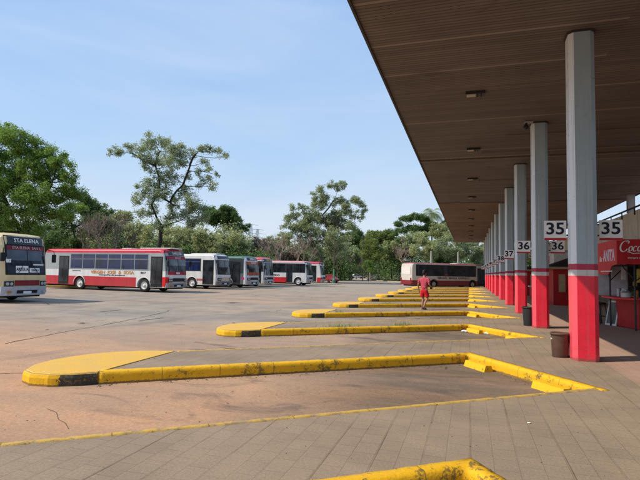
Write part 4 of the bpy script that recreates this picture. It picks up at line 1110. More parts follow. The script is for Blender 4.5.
# ------------------------------------------------------------------ the man in red
def skin_mesh(name, verts, edges, root, mat, parent, sub=2, split=False):
    me = bpy.data.meshes.new(name); me.from_pydata([v[:3] for v in verts], edges, [])
    o = bpy.data.objects.new(name, me); C.objects.link(o)
    m = o.modifiers.new('skin', 'SKIN'); m.use_smooth_shade = True; m.branch_smoothing = .5
    for i, v in enumerate(verts):
        sv = me.skin_vertices[0].data[i]; r = v[3]; sv.radius = r if isinstance(r, tuple) else (r, r); sv.use_root = (i == root)
    s = o.modifiers.new('sub', 'SUBSURF'); s.levels = s.render_levels = sub
    bpy.context.view_layer.update()
    out = bpy.data.meshes.new_from_object(o.evaluated_get(bpy.context.evaluated_depsgraph_get()))
    bpy.data.objects.remove(o); out.materials.clear(); out.materials.append(mat); out.shade_smooth()
    return link(name, out, parent)
def make_man(loc, rz):
    t = thing('person', 'person in pink shirt and red shorts walking away between the yellow kerbs', 'person', loc, rz)
    # faces +Y; x to his right. Left leg planted, right leg trailing
    V = []; E = []
    def v(x, y, z, r): V.append((x, y, z, r)); return len(V) - 1
    def ch(*idx): E.extend([(a, b) for a, b in zip(idx[:-1], idx[1:])])
    pel = v(0, 0, .95, (.145, .105)); wa = v(0, .01, 1.08, (.135, .10)); chs = v(0, 0, 1.28, (.155, .11)); ns = v(0, .0, 1.44, (.09, .075)); nk = v(0, .02, 1.52, .055); hd0 = v(0, .035, 1.60, (.07, .085)); hd1 = v(0, .03, 1.68, (.076, .095)); hd2 = v(0, .02, 1.755, (.055, .07))
    ch(pel, wa, chs, ns, nk, hd0, hd1, hd2)
    nose_ = v(0, .125, 1.655, .014); ch(hd1, nose_)
    for s in (-1, 1):
        ear = v(s * .082, .02, 1.655, .015); ch(hd1, ear)
        hip = v(s * .10, 0, .88, .095)
        if s < 0: kn = v(-.10, .10, .50, .055); cf = v(-.10, .05, .34, .052); an = v(-.10, .02, .09, .034); ft = v(-.11, .10, .04, .036); to = v(-.115, .20, .028, .026)
        else: kn = v(.115, .10, .50, .055); cf = v(.10, -.06, .36, .052); an = v(.09, -.20, .14, .034); ft = v(.095, -.13, .06, .036); to = v(.10, -.04, .028, .026)
        mid = v(s * .108, (V[kn][1]) * .45, .70, .078)
        ch(pel, hip, mid, kn, cf, an, ft, to)
        sh = v(s * .19, 0, 1.41, .06)
        if s < 0: el_ = v(-.27, -.06, 1.14, .040); fa = v(-.285, -.03, 1.02, .036); wr = v(-.29, .02, .90, .026); pm = v(-.292, .045, .83, (.03, .02)); d = Vector((-.0, .03, -.05)); up = Vector((0, .9, .3))
        else: el_ = v(.27, -.05, 1.14, .040); fa = v(.27, .06, 1.08, .036); wr = v(.25, .18, 1.04, .026); pm = v(.245, .235, 1.03, (.02, .03)); d = Vector((-.01, .05, -.01)); up = Vector((0, 0, 1))
        ch(chs, sh, el_, fa, wr, pm)
        dn = d.normalized(); sp = dn.cross(Vector((1, 0, 0))).normalized()
        for k, (off, ln) in enumerate(((-.024, .065), (-.008, .075), (.009, .07), (.025, .055))):
            b0 = Vector(V[pm][:3]) + dn * .03 + sp * off; b1 = b0 + dn * ln * .5 + Vector((-s * .006, 0, 0)); b2 = b1 + dn * ln * .4 + Vector((-s * .018, 0, 0))
            i0 = v(*b0, .0095); i1 = v(*b1, .0088); i2 = v(*b2, .0078); ch(pm, i0, i1, i2)
        b0 = Vector(V[wr][:3]) + dn * .035 + sp * -.032; b1 = b0 + dn * .035 + Vector((-s * .02, 0, 0)); i0 = v(*b0, .011); i1 = v(*b1, .009); ch(wr, i0, i1)
    skin_mesh('body', V, E, 0, M['skin'], t)
    # hair cap
    b = MB().ball((0, .005, 1.715), (.094, .108, .10), 20, 12); b.ball((0, -.03, 1.66), (.088, .08, .09), 16, 10)
    b.build('hair', M['hair'], t, True)
    fm = MB(); 
    for s in (-1, 1): fm.ball((s * .032, .118, 1.69), .009, 8, 6)
    fm.build('eye', M['black'], t)
    # shirt
    V = []; E = []
    a0 = v(0, 0, .84, (.178, .15)); a1 = v(0, .01, 1.05, (.175, .135)); a2 = v(0, 0, 1.27, (.19, .14)); a3 = v(0, 0, 1.42, (.125, .095)); a4 = v(0, .01, 1.49, .07)
    ch(a0, a1, a2, a3, a4)
    for s in (-1, 1): b1 = v(s * .205, 0, 1.40, .082); b2 = v(s * .25, -.03, 1.24, .072); b3 = v(s * .262, -.04, 1.19, .070); ch(a2, b1, b2, b3)
    skin_mesh('shirt', V, E, 0, M['shirt'], t)
    V = []; E = []
    p0 = v(0, 0, .98, (.165, .13)); ch_ = v(0, 0, .88, (.17, .13)); ch(p0, ch_)
    for s in (-1, 1): q0 = v(s * .105, .01, .78, .115); q1 = v(s * .125, .06, .60, .108); q2 = v(s * .127, .065, .55, .106); ch(ch_, q0, q1, q2)
    skin_mesh('shorts', V, E, 0, M['shorts'], t)
    for s, y0, z0 in ((-1, .02, 0), (1, -.19, .0)):
        b = MB().box(s * .105 - .045, s * .105 + .045, y0 - .06, y0 + .23, z0, z0 + .024, .01); b.build('sandal', M['sandal'], t)
        MB().tube([(s * .105 - .045, y0 + .10, .02), (s * .105 - .03, y0 + .11, .075), (s * .105 + .03, y0 + .11, .075), (s * .105 + .045, y0 + .10, .02)], .012, 6).build('strap', M['sandal'], t)
    return t
mp = gnd(425.5, 309.0)
man = make_man((-1.98, 22.9, 0.0), R(-22))
ph = MB().box(-.04, .04, -.05, .05, -.07, .07, .008).build('dark_pouch', M['sandal']); ph.location = (-1.98 + .30, 22.9 + .18, 1.0); ph.rotation_euler = (0, 0, R(-22))
tag(ph, 'small dark pouch held in the walking person\'s right hand', 'pouch')

# ------------------------------------------------------------------ trees
LEAFK = 7.5; LEAFS = .64
def limb(b, a, c, r0, r1, g, n=6, wob=.06, sag=0.0):
    a = Vector(a); c = Vector(c); L = (c - a).length; pts = []; rr = []
    off = Vector((g.uniform(-1, 1), g.uniform(-1, 1), g.uniform(-.3, .3))) * L * wob * 2
    for k in range(n + 1):
        t = k / n; p = a.lerp(c, t) + off * math.sin(math.pi * t) + Vector((g.uniform(-1, 1), g.uniform(-1, 1), g.uniform(-1, 1))) * L * wob * .25 * (0 < k < n)
        p.z += math.sin(math.pi * t) * sag * L
        pts.append(p); rr.append(r0 + (r1 - r0) * t)
    b.tube(pts, rr, 6 if r0 < .12 else 9, caps=False); return pts
def tree(name, label, cat, base, clumps, leafm, barkm, trunk_r=.25, fork=.35, leaf=.16, dens=26, seed=0, group=None, forks=None, twig=True, thin=.0, hollow=.55):
    """clumps: (dx, dy, z, r[, rz]) from the trunk base; limbs grow from the forks to every clump"""
    g = random.Random(seed); ng = np.random.default_rng(seed)
    t = thing(name, label, cat, base, 0, group)
    top = max(c[2] for c in clumps)
    if forks is None: forks = [(0, 0, top * fork)]
    b = MB()
    b.lathe([(trunk_r * 1.5, -.1), (trunk_r * 1.15, .25), (trunk_r, .8)], 10)
    prev = Vector((0, 0, .6)); nodes = []
    for k, f in enumerate(forks):
        par = prev if k == 0 else min(nodes, key=lambda q: (q[0] - Vector(f)).length)[0]
        r0 = trunk_r * (1 if k == 0 else .45)
        pts = limb(b, par, f, r0, r0 * .72, g, 7, .04); nodes += [(p, r0 * .72) for p in pts[-3:]]
    allP = []
    for c in clumps:
        dx, dy, z, r = c[:4]; rz = c[4] if len(c) > 4 else r * .9
        cp = Vector((dx, dy, z)); cand = [q for q in nodes if q[0].z < z + .3] or nodes
        nd = min(cand, key=lambda q: (q[0] - cp).length + max(0, q[0].z - z) * 2)
        r0 = min(nd[1] * .6, trunk_r * .26) * (.5 + .5 * min(1, r / 1.5))
        pts = limb(b, nd[0], cp - Vector((0, 0, rz * .4)), max(.035, r0), max(.02, r0 * .35), g, 6, .07)
        nodes += [(p, max(.03, r0 * .6)) for p in pts[2:5]]
        # sub tufts
        nt = max(4, int(r * r * 7 + 4))
        for k in range(nt):
            d = Vector((g.gauss(0, 1), g.gauss(0, 1), g.gauss(0, 1))).normalized(); q = g.uniform(hollow, 1.0)
            tp = cp + Vector((d.x * r * q, d.y * r * q, d.z * rz * q))
            if twig and g.random() < .6: b.tube([cp - Vector((0, 0, rz * .3)), cp.lerp(tp, .6), tp], [.03, .018, .008], 4, caps=False)
            tr = g.uniform(.28, .6) * min(1.0, .35 + r * .35)
            n = max(6, int(dens * LEAFK * tr * tr / .16 * g.uniform(.5, 1.4)))
            if g.random() < thin: n = int(n * .2)
            pn = ng.normal(size=(n, 3)) * np.array([tr, tr, tr * .85]) * .72
            allP.append(pn + np.array(tp))
    b.build('trunk', barkm, t, True, fix=False)
    Pn = np.concatenate(allP)
    quads_mesh('crown', leaf_quads(Pn, leaf * LEAFS, ng), leafm, t)
    return t, len(Pn)

def pixclumps(bx, D, lst, s=1.0, seed=0, deep=1.0):
    """lst of (px, py, rpx): where the foliage masses of a tree standing D metres off sit, turned into metres about its trunk"""
    g = random.Random(seed); b0 = at(bx, D, ZY); out = []
    for q in lst:
        px, py, rp = q[:3]; r = rp * D / F; dd = g.uniform(-1, 1) * r * 1.2 * deep
        p = at(px, D + dd, 0); out.append((p.x - b0.x, p.y - b0.y, zat(px, py, D + dd) - ZY, r * s, r * s * (q[3] if len(q) > 3 else .95)))
    return b0, out
cnt = 0
# T2: tall airy tree
D2 = 58
b0, cl = pixclumps(160, D2, [(113, 149, 8, .5), (107, 152, 5), (127, 146, 8, .6), (138, 152, 9), (147, 137, 7), (143, 144, 8), (158, 143, 9), (168, 147, 9), (177, 150, 9), (187, 153, 8), (152, 158, 10), (165, 163, 10), (176, 160, 8), (143, 165, 8),
     (196, 148, 6, .6), (206, 148, 6, .6), (214, 150, 5, .7), (221, 154, 5), (202, 160, 5), (206, 169, 4), (215, 172, 3.5), (211, 184, 6), (207, 178, 4), (196, 172, 5), (199, 182, 5), (184, 175, 6), (168, 178, 9), (157, 176, 8), (147, 182, 7), (140, 190, 8), (136, 200, 8), (150, 196, 9), (162, 192, 9),
     (172, 203, 9), (183, 192, 8), (190, 200, 9), (198, 208, 9), (187, 212, 10), (172, 217, 9), (203, 216, 7), (152, 212, 8), (141, 214, 7), (160, 226, 8), (194, 224, 9)], seed=2)
def fk(bx, D, lst):
    b = at(bx, D, ZY); out = []
    for (px, py) in lst: p = at(px, D, 0); out.append((p.x - b.x, p.y - b.y, zat(px, py, D) - ZY))
    return out
_, n = tree('airy_tree', 'tall airy tree with forked trunk and open grey green crown behind the red bus', 'tree', b0, cl, M['leaf_grey'], M['bark_dark'], .30, leaf=.15, dens=24, seed=21,
            forks=fk(160, D2, [(161, 226), (150, 205), (157, 190), (172, 205), (180, 185), (187, 165), (152, 165), (140, 160), (128, 152), (193, 152), (156, 150)]), hollow=.4); cnt += n
# T3: eucalyptus-like tree in the middle
D3 = 88
b0, cl = pixclumps(322, D3, [(337, 186, 6, .8), (331, 184, 4), (342, 184, 4), (320, 192, 6), (313, 196, 5), (326, 202, 8), (315, 206, 7), (338, 200, 6), (346, 203, 5), (354, 200, 6, .6), (360, 204, 5), (364, 211, 4), (361, 218, 4), (352, 214, 6), (344, 211, 7), (336, 214, 8),
     (292, 208, 4), (295, 216, 6), (289, 220, 6), (284, 226, 4), (302, 208, 6), (305, 218, 8), (316, 218, 9), (328, 222, 9), (340, 224, 8), (350, 226, 7), (296, 230, 8), (308, 230, 9), (320, 234, 9), (333, 236, 9), (345, 238, 7), (288, 236, 6), (300, 242, 8), (314, 246, 9), (328, 248, 9), (340, 248, 7)], seed=4)
_, n = tree('eucalyptus_tree', 'tall grey green tree with an uneven crown above the far red buses', 'tree', b0, cl, M['leaf_grey'], M['bark'], .34, leaf=.20, dens=20, seed=33,
            forks=fk(322, D3, [(321, 258), (312, 240), (330, 238), (300, 228), (322, 215), (345, 220), (333, 200)]), hollow=.4); cnt += n
# T1: big fresh green tree(s) on the left
D1 = 50
b0, cl = pixclumps(20, D1, [(-30, 150, 18), (-12, 135, 14), (2, 130, 9), (8, 138, 12), (20, 142, 12), (32, 148, 12), (18, 158, 15), (40, 160, 13), (52, 156, 9), (57, 164, 10), (0, 165, 18), (30, 172, 16), (50, 176, 13), (66, 176, 9), (64, 186, 10), (12, 186, 17), (38, 192, 15), (60, 198, 12), (76, 194, 8), (-20, 185, 20), (20, 206, 15), (45, 210, 14), (-10, 210, 18), (66, 212, 10), (0, 226, 14), (30, 226, 12), (82, 206, 7)], seed=1)
_, n = tree('spreading_tree', 'large fresh green spreading tree at the left edge behind the yellow bus', 'tree', b0, cl, M['leaf_fresh'], M['bark_dark'], .42, leaf=.15, dens=38, seed=11,
            forks=fk(20, D1, [(20, 232), (5, 205), (38, 205), (-12, 175), (20, 175), (48, 182)])); cnt += n
D1b = 62
b0, cl = pixclumps(78, D1b, [(86, 202, 8, .5), (96, 206, 8, .5), (105, 212, 7, .5), (78, 196, 8, .5), (72, 208, 9, .6), (86, 216, 9, .6), (98, 220, 9, .6), (108, 224, 7, .6), (64, 222, 9), (78, 230, 9), (92, 232, 9), (50, 228, 10), (60, 240, 9), (74, 246, 9)], seed=6)
_, n = tree('layered_tree', 'dark tree with flat layered boughs beside the big spreading tree', 'tree', b0, cl, M['leaf_dark'], M['bark_dark'], .25, leaf=.17, dens=30, seed=12,
            forks=fk(78, D1b, [(78, 248), (70, 225), (88, 222)])); cnt += n
b0, cl = pixclumps(8, 60, [(-20, 232, 16), (5, 236, 14), (28, 238, 14), (48, 242, 12), (15, 250, 14), (38, 252, 12), (-15, 250, 14), (58, 256, 9)], seed=7)
_, n = tree('dark_tree', 'dark low tree in the shade under the big green crown on the left', 'tree', b0, cl, M['leaf_dark'], M['bark_dark'], .3, leaf=.17, dens=34, seed=13); cnt += n
# dark round trees, light green tree
def roundtree(name, label, px, D, pyc, rp, leafm, seed, asp=.8, dens=30, leaf=.2, bark='bark_dark', cat='tree', group=None, low=None):
    g = random.Random(seed); lst = []
    n = int(11 + rp * .25)
    for k in range(n):
        a = g.uniform(0, 2 * math.pi); q = math.sqrt(g.uniform(0, 1)) * .78
        lst.append((px + rp * q * math.cos(a), pyc + rp * asp * q * math.sin(a), rp * g.uniform(.25, .40)))
    b0, cl = pixclumps(px, D, lst, seed=seed, deep=1.6)
    return tree(name, label, cat, b0, cl, leafm, M[bark], max(.08, rp * D / F * .045), fork=.4, leaf=leaf, dens=dens, seed=seed, group=group)[1]
cnt += roundtree('mango_tree', 'dense round dark green tree, right of the tall grey green tree', 380, 128, 240, 17, M['leaf_yellow'], 41, .7, leaf=.28, dens=24)
cnt += roundtree('mango_tree', 'dark dense tree just left of the round green tree', 352, 134, 243, 17, M['leaf_dark'], 42, .8, leaf=.28, dens=24)
cnt += roundtree('mango_tree', 'dark rounded tree showing over the wood behind the white bus', 222, 92, 216, 20, M['leaf_dark'], 43, .55, leaf=.24, dens=28)
cnt += roundtree('mango_tree', 'small dark tree at the end of the wood near the pylon', 238, 96, 226, 12, M['leaf_dark'], 44, .7, leaf=.24, dens=28)
cnt += roundtree('lime_tree', 'small light green tree with a pale trunk by the far road', 371, 112, 250, 15, M['leaf_yellow'], 45, .75, leaf=.20, dens=24, bark='bark_pale')
cnt += roundtree('columnar_shrub', 'dark green upright shrub beside the far road', 369, 104, 266, 5.5, M['leaf_fresh'], 46, 1.5, leaf=.13, dens=40, cat='shrub')
# wood behind: row of individual trees
WOOD = [  # px, D, pyc, rp, leaf, name, label
 (100, 70, 222, 17, 'leaf_olive', ''), (90, 72, 212, 13, 'leaf_grey', ''), (122, 74, 222, 16, 'leaf_olive', ''), (140, 68, 234, 17, 'leaf_olive', ''), (104, 76, 252, 15, 'leaf_brown', ''), (128, 72, 252, 15, 'leaf_grey', ''),
 (172, 72, 240, 16, 'leaf_olive', ''), (190, 80, 238, 17, 'leaf_olive', ''), (205, 76, 244, 17, 'leaf_olive', ''), (222, 82, 240, 17, 'leaf_olive', ''), (238, 84, 246, 14, 'leaf_grey', ''),
 (258, 95, 248, 13, 'leaf_brown', ''), (272, 98, 248, 13, 'leaf_grey', ''), (286, 102, 252, 13, 'leaf_brown', ''), (280, 112, 240, 10, 'leaf_olive', ''), (300, 104, 258, 12, 'leaf_olive', ''), (316, 108, 258, 13, 'leaf_grey', ''),
 (334, 110, 256, 13, 'leaf_grey', ''), (350, 118, 258, 13, 'leaf_grey', ''), (345, 124, 250, 12, 'leaf_grey', ''), (392, 120, 252, 14, 'leaf_olive', ''), (406, 118, 248, 14, 'leaf_brown', ''),
 (155, 74, 256, 14, 'leaf_dark', ''), (84, 66, 254, 14, 'leaf_brown', ''), (186, 70, 256, 14, 'leaf_dark', ''),
 (386, 132, 264, 10, 'leaf_dark', ''), (402, 126, 264, 10, 'leaf_brown', '')]
pos_words = {90: 'topmost beside the big spreading tree', 100: 'left of the tall airy tree, highest of its clump', 122: 'just left of the airy trunk', 140: 'directly left of the airy tree\'s fork', 104: 'low and dry behind the long red bus', 128: 'low behind the middle of the long red bus',
 172: 'just right of the airy trunk', 190: 'above the white bus\'s tail', 205: 'behind the white bus', 222: 'above the white bus\'s windscreen', 238: 'above the green roofed bus',
 258: 'above the gap between green roofed and red roofed buses', 272: 'above the fifth bus', 286: 'dry, above the tail of the far red bus', 280: 'rising behind the dry scrub', 300: 'low behind the far red bus', 316: 'low under the tall grey green tree',
 334: 'behind the light pole', 350: 'beside the far road on its left', 345: 'behind the roadside scrub', 392: 'right of the light green tree', 406: 'dry, above the rear of the far dark bus',
 155: 'dark and low at the foot of the airy tree', 84: 'dry and low behind the yellow bus', 186: 'dark and low beside the white bus', 386: 'low behind the white fence', 402: 'low and dry behind the white fence'}
LN = {'leaf_olive': 'olive green', 'leaf_brown': 'dry brownish', 'leaf_grey': 'grey green', 'leaf_dark': 'dark green'}
for k, (px, D, pyc, rp, lf_, _) in enumerate(WOOD):
    cnt += roundtree('woodland_tree', f'{LN[lf_]} scrubby tree {pos_words[px]}', px, D, pyc, rp, M[lf_], 100 + k, .8, leaf=.24 if D < 90 else .30, dens=13, bark='bark' if k % 2 else 'bark_dark', group='scrubby trees behind the yard')
# willowy trees over the far bus and beyond the roof
for k, (px, D, pyc, rp, lf_, lb) in enumerate([(425, 96, 246, 17, 'leaf_olive', 'soft olive tree directly above the man and the far bus'), (450, 98, 247, 18, 'leaf_grey', 'soft grey green tree over the middle of the far bus'), (474, 100, 250, 17, 'leaf_grey', 'grey green tree over the front of the far bus'),
      (440, 104, 232, 13, 'leaf_olive', 'taller olive crown under the palm'), (412, 104, 240, 13, 'leaf_grey', 'grey green tree over the rear of the far bus'), (500, 104, 250, 18, 'leaf_olive', 'olive tree seen between the far columns'), (462, 108, 238, 14, 'leaf_olive', 'olive tree at the roof end'), (485, 108, 262, 12, 'leaf_dark', 'dark bush behind the front of the far bus'), (530, 110, 248, 20, 'leaf_dark', 'dark tree beyond the platform end on the right'), (440, 100, 262, 12, 'leaf_dark', 'dark bush behind the far bus'), (400, 138, 246, 12, 'leaf_dark', 'dark tree behind the dry scrub by the fence')]):
    cnt += roundtree('feathery_tree', lb, px, D, pyc, rp, M[lf_], 200 + k, .85, leaf=.20, dens=24, group='soft trees behind the far bus')
b0, cl = pixclumps(412, 112, [(398, 224, 5, .4), (406, 219, 6, .4), (416, 216, 6, .4), (424, 219, 6, .4), (402, 231, 6, .4), (412, 229, 8, .4), (422, 230, 8, .4), (395, 234, 4, .4), (432, 226, 7, .5), (446, 224, 7, .5), (452, 232, 7)], seed=9)
_, n = tree('flame_tree', 'dark green tree with flat boughs, left of the palm', 'tree', b0, cl, M['leaf_dark'], M['bark'], .3, leaf=.22, dens=34, seed=51); cnt += n
# palm
def palm(px, D, pyt, label, seed, fl=3.0, lf_='leaf_fresh'):
    g = random.Random(seed); b0 = at(px, D, ZY); h = zat(px, pyt, D) - ZY; t = thing('palm_tree', label, 'palm', b0)
    b = MB(); limb(b, (0, 0, -.1), (0, 0, h), .24, .17, g, 8, .01); b.build('trunk', M['bark_pale'], t, True, fix=False)
    V = []
    for k in range(17):
        a = 2 * math.pi * k / 17 + g.uniform(-.15, .15); up = g.uniform(.1, 1.15); L = fl * g.uniform(.85, 1.15)
        dirh = Vector((math.cos(a), math.sin(a), 0)); p = Vector((0, 0, h)); n = 22; vel = dirh * math.cos(up) + Vector((0, 0, math.sin(up)))
        for i in range(n):
            p2 = p + vel * L / n; vel = (vel + Vector((0, 0, -.105))).normalized(); side = vel.cross(Vector((0, 0, 1))).normalized()
            ll = .75 * math.sin(math.pi * (.12 + .85 * i / n)) + .1
            for sd in (-1, 1):
                tip = p2 + side * sd * ll + vel * ll * .5 + Vector((0, 0, -ll * .35)); w = vel * .05
                V += [p2 - w, p2 + w, tip + w * .4, tip - w * .4]
            V += [p, p2, p2 + Vector((0, 0, .04)), p + Vector((0, 0, .04))]
            p = p2
    quads_mesh('crown', np.array([tuple(q) for q in V]), M[lf_], t)
palm(432, 112, 214, 'palm with arching fronds rising above the far bus', 61, 3.9, 'leaf_yellow')


# bare branching trees (dry season) among the wood
def bare(px, D, h, label, seed, barkm):
    g = random.Random(seed); b0 = at(px, D, ZY); t = thing('bare_tree', label, 'tree', b0, 0, 'bare trees in the wood'); b = MB()
    def rec(p, d, L, r, lv):
        n = 4; pts = [p]; q = p; dd = d
        for k in range(n):
            dd = (dd + Vector((g.uniform(-1, 1), g.uniform(-1, 1), g.uniform(-.4, .7))) * .22).normalized(); q = q + dd * L / n; pts.append(q)
        b.tube(pts, [r * (1 - .35 * k / n) for k in range(n + 1)], 5 if lv else 8, caps=False)
        if lv < 5:
            for _ in range(3 if lv < 4 else 2):
                e = (dd + Vector((g.uniform(-1, 1), g.uniform(-1, 1), g.uniform(-.3, .9))) * .75).normalized(); rec(q, e, L * g.uniform(.62, .8), r * .58, lv + 1)
    rec(Vector((0, 0, -.05)), Vector((0, 0, 1)), h * .27, h * .016, 0)
    b.build('trunk', barkm, t, True, fix=False)
PB = simple('pinkish_dry_twigs', (.36, .27, .22), .9)
bare(103, 58, 10.5, 'leafless tree with pale twigs behind the long red bus', 71, PB); bare(113, 61, 11.0, 'leafless tree just right of the other bare tree', 72, PB); bare(127, 60, 9.5, 'small leafless tree left of the airy trunk', 76, M['bark'])
bare(284, 84, 10.0, 'leafless tree left of the tall grey green tree', 73, PB); bare(296, 86, 10.0, 'leafless tree leaning over the far red bus', 74, PB); bare(265, 86, 8, 'small leafless tree above the green roofed bus', 77, PB)
bare(95, 60, 9.5, 'leafless pale tree between the long bus and the layered tree', 79, PB); bare(272, 88, 10.5, 'leafless pinkish tree above the fifth bus', 80, PB); bare(305, 86, 8, 'leafless tree at the foot of the tall grey green tree', 81, PB); bare(405, 110, 10, 'leafless tree over the rear of the far bus', 82, PB)
bare(338, 100, 8, 'leafless scrub tree by the light pole', 75, M['bark']); bare(352, 108, 8, 'leafless scrub tree beside the far road', 78, M['bark'])

# far wood reading as one mass
def mass(name, rows, leafm, seed, n, leaf):
    g = np.random.default_rng(seed); Ps = []
    for (pa, pb, D, ztop) in rows:
        for k in range(n):
            px = g.uniform(pa, pb); d = D + g.uniform(-6, 6); p = at(px, d); ht = ztop * (1 + .16 * math.sin(px * .21 + D) + .10 * math.sin(px * .57 + 1)); z = g.uniform(0, 1) ** .8 * ht
            m = 16; q = g.normal(size=(m, 3)) * [.7, .7, .45] + np.array([p.x, p.y, ZY + z]); Ps.append(q)
    o = quads_mesh(name, leaf_quads(np.concatenate(Ps), leaf, g), leafm); tag(o, None, None, None, 'stuff'); return o
o = mass('woodland', [(-60, 130, 76, 7.5), (100, 250, 92, 9.0), (230, 345, 118, 8.0), (325, 400, 176, 12)], M['leaf_olive'], 5, 2000, .22); tag(o, 'olive woodland filling in behind the scrubby trees and buses', 'woodland')
o = mass('undergrowth', [(-60, 160, 70, 4.5), (130, 265, 84, 4.5), (240, 352, 112, 4.5), (380, 560, 122, 6.5), (385, 560, 150, 9), (318, 392, 170, 8.0)], M['leaf_dark'], 6, 1500, .22); tag(o, 'dark undergrowth at the foot of the trees', 'undergrowth')
# grass verge behind the buses
def grass(name, poly_px, n, h, seed):
    g = np.random.default_rng(seed); Bs = []
    for (pa, da, pb, db, w, cnt_) in poly_px:
        u = g.uniform(0, 1, cnt_); px = pa + (pb - pa) * u; D = da + (db - da) * u + g.uniform(0, w, cnt_)
        x = (px - 320) / F * D; Bs.append(np.stack([x * CY - D * SY, x * SY + D * CY, np.full(cnt_, ZY + .0)], 1))
    B_ = np.concatenate(Bs); n = len(B_); hh = g.uniform(.4, 1, (n, 1)) * h; w = g.normal(size=(n, 3)) * [.03, .03, 0]; top = B_ + np.concatenate([g.normal(size=(n, 2)) * .06, hh], 1)
    o = quads_mesh(name, np.stack([B_ - w, B_ + w, top], 1).reshape(-1, 3), M['grass'], None, 3); return o
o = grass('grass', [(-80, 44, 150, 47, 14, 26000), (150, 47, 262, 76, 12, 16000), (262, 76, 322, 120, 14, 9000), (372, 124, 432, 91, 26, 12000), (432, 91, 520, 90, 26, 8000)], 0, .22, 15); tag(o, 'dry green grass verge behind the parked buses', 'grass', None, 'stuff')
# verge kerb behind the buses (faded yellow)
kp = [at(-60, 40.8), at(60, 43.3), at(150, 45.8), at(213, 59.5)]
o = kerb_sweep('verge_kerb', [(p.x, p.y) for p in kp], M['old_kerb'], None, side=1, w=.2, h0=ZY - .05, top=-.02, seed=77, step=.5); tag(o, 'faded yellow kerb along the grass behind the buses', 'kerb')
kp = [at(352, 163), at(372, 120.5), at(430, 88.6), at(520, 86.6)]
o = kerb_sweep('verge_kerb', [(p.x, p.y) for p in kp], simple('pale_kerb', (.5, .42, .32), .85), None, side=1, w=.3, h0=ZY - .05, top=-.02, seed=78, step=.8); tag(o, 'pale kerb edging the lawn behind the far bus', 'kerb')

# white fence beyond the road
fn = thing('picket_fence', 'low white fence behind the lawn by the far road', 'fence', at(374, 128, ZY))
a_ = at(374, 128, 0) ; e_ = at(415, 124, 0); dv = (e_ - a_); Lf = dv.length; dv.normalize(); b = MB()
for k in range(int(Lf / .9)): p = dv * k * .9; b.tube([(p.x, p.y, 0), (p.x, p.y, 1.5)], .07, 5)
b.build('picket', M['fence_white'], fn); MB().tube([(0, 0, 1.35), tuple(dv * Lf + Vector((0, 0, 1.35)))], .06, 5).tube([(0, 0, .5), tuple(dv * Lf + Vector((0, 0, .5)))], .06, 5).build('rail', M['fence_white'], fn)
# poles
def pole(px, D, pyt, r, label, mat, basem=None, arm=True):
    h = zat(px, pyt, D) - ZY; t = thing('light_pole', label, 'pole', at(px, D, ZY), 0)
    MB().tube([(0, 0, 0), (0, 0, h)], [r, r * .6], 8).build('shaft', mat, t)
    if basem: MB().lathe([(r * 3.2, 0), (r * 3, .5), (r * 1.6, .8), (r * 1.5, 2.2), (r, 2.3)], 8).build('foot', basem, t)
    if arm: MB().tube([(0, 0, h - .1), (.6, .1, h + .25), (1.3, .2, h + .3)], .04, 6).box(1.2, 1.7, .1, .3, h + .24, h + .34, .02).build('lamp_head', M['steel'], t)
pole(334.5, 82, 236, .10, 'thin grey light pole with green foot beside the small red car', M['bark'], M['green_paint'], False)
pole(363, 110, 232, .11, 'thin grey pole left of the dark upright shrub', M['bark'], None, False)
pole(458.5, 76, 252, .2, 'pale concrete pole behind the middle of the far bus', M['concrete_pole'], None, False)
pole(431.5, 76, 251, .20, 'pale concrete pole behind the far bus, directly above the man', M['concrete_pole'], None, False)
# parked pale vehicle glimpsed beyond the scrub
car('small white car glimpsed beyond the scrub on the far road', 357, 150, 10, M['white_metal'])
# power pylon far off
def pylon(px, D, pyt, label):
    h = zat(px, pyt, D) - ZY; t = thing('power_pylon', label, 'pylon', at(px, D, ZY)); b = MB()
    w = 3.0
    for sx in (-1, 1):
        for sy in (-1, 1): b.tube([(sx * w, sy * w, 0), (sx * .5, sy * .5, h)], .16, 4)
    n = 10
    for k in range(n):
        z0 = h * k / n; z1 = h * (k + 1) / n; w0 = w + (.5 - w) * k / n; w1 = w + (.5 - w) * (k + 1) / n
        for s in (-1, 1): b.tube([(-w0 * s, -w0, z0), (w1 * s, -w1, z1)], .10, 4).tube([(-w0 * s, w0, z0), (w1 * s, w1, z1)], .10, 4)
    M['pyl'] = M.get('pyl') or simple('hazed_steel', (.34, .40, .46), .8); b.build('lattice', M['pyl'], t); c = MB()  # pale bluish tone: distance haze put into the steel colour
    for zz, ww in ((h * .97, 5), (h * .88, 6.5), (h * .79, 5)): c.tube([(-ww, 0, zz), (0, 0, zz + .8), (ww, 0, zz)], .14, 4)
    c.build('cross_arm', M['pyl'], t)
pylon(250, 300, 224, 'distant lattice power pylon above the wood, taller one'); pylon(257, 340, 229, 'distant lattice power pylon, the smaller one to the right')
# low distant hills
b = MB(); vs = []; fs = []; n = 60
for k in range(n + 1):
    a = YAW + R(90) + R(-75 + 150 * k / n); r = 900; hgt = 9 + 6 * math.sin(k * .7) + 3 * math.sin(k * 1.9)
    vs += [(r * math.cos(a), r * math.sin(a), -2), (r * math.cos(a) * 1.05, r * math.sin(a) * 1.05, hgt)]
fs = [(2 * k, 2 * k + 1, 2 * k + 3, 2 * k + 2) for k in range(n)]
o = b.add(vs, fs).build('hills', M['hills']); o['kind'] = 'structure'
print('leaf count', cnt)

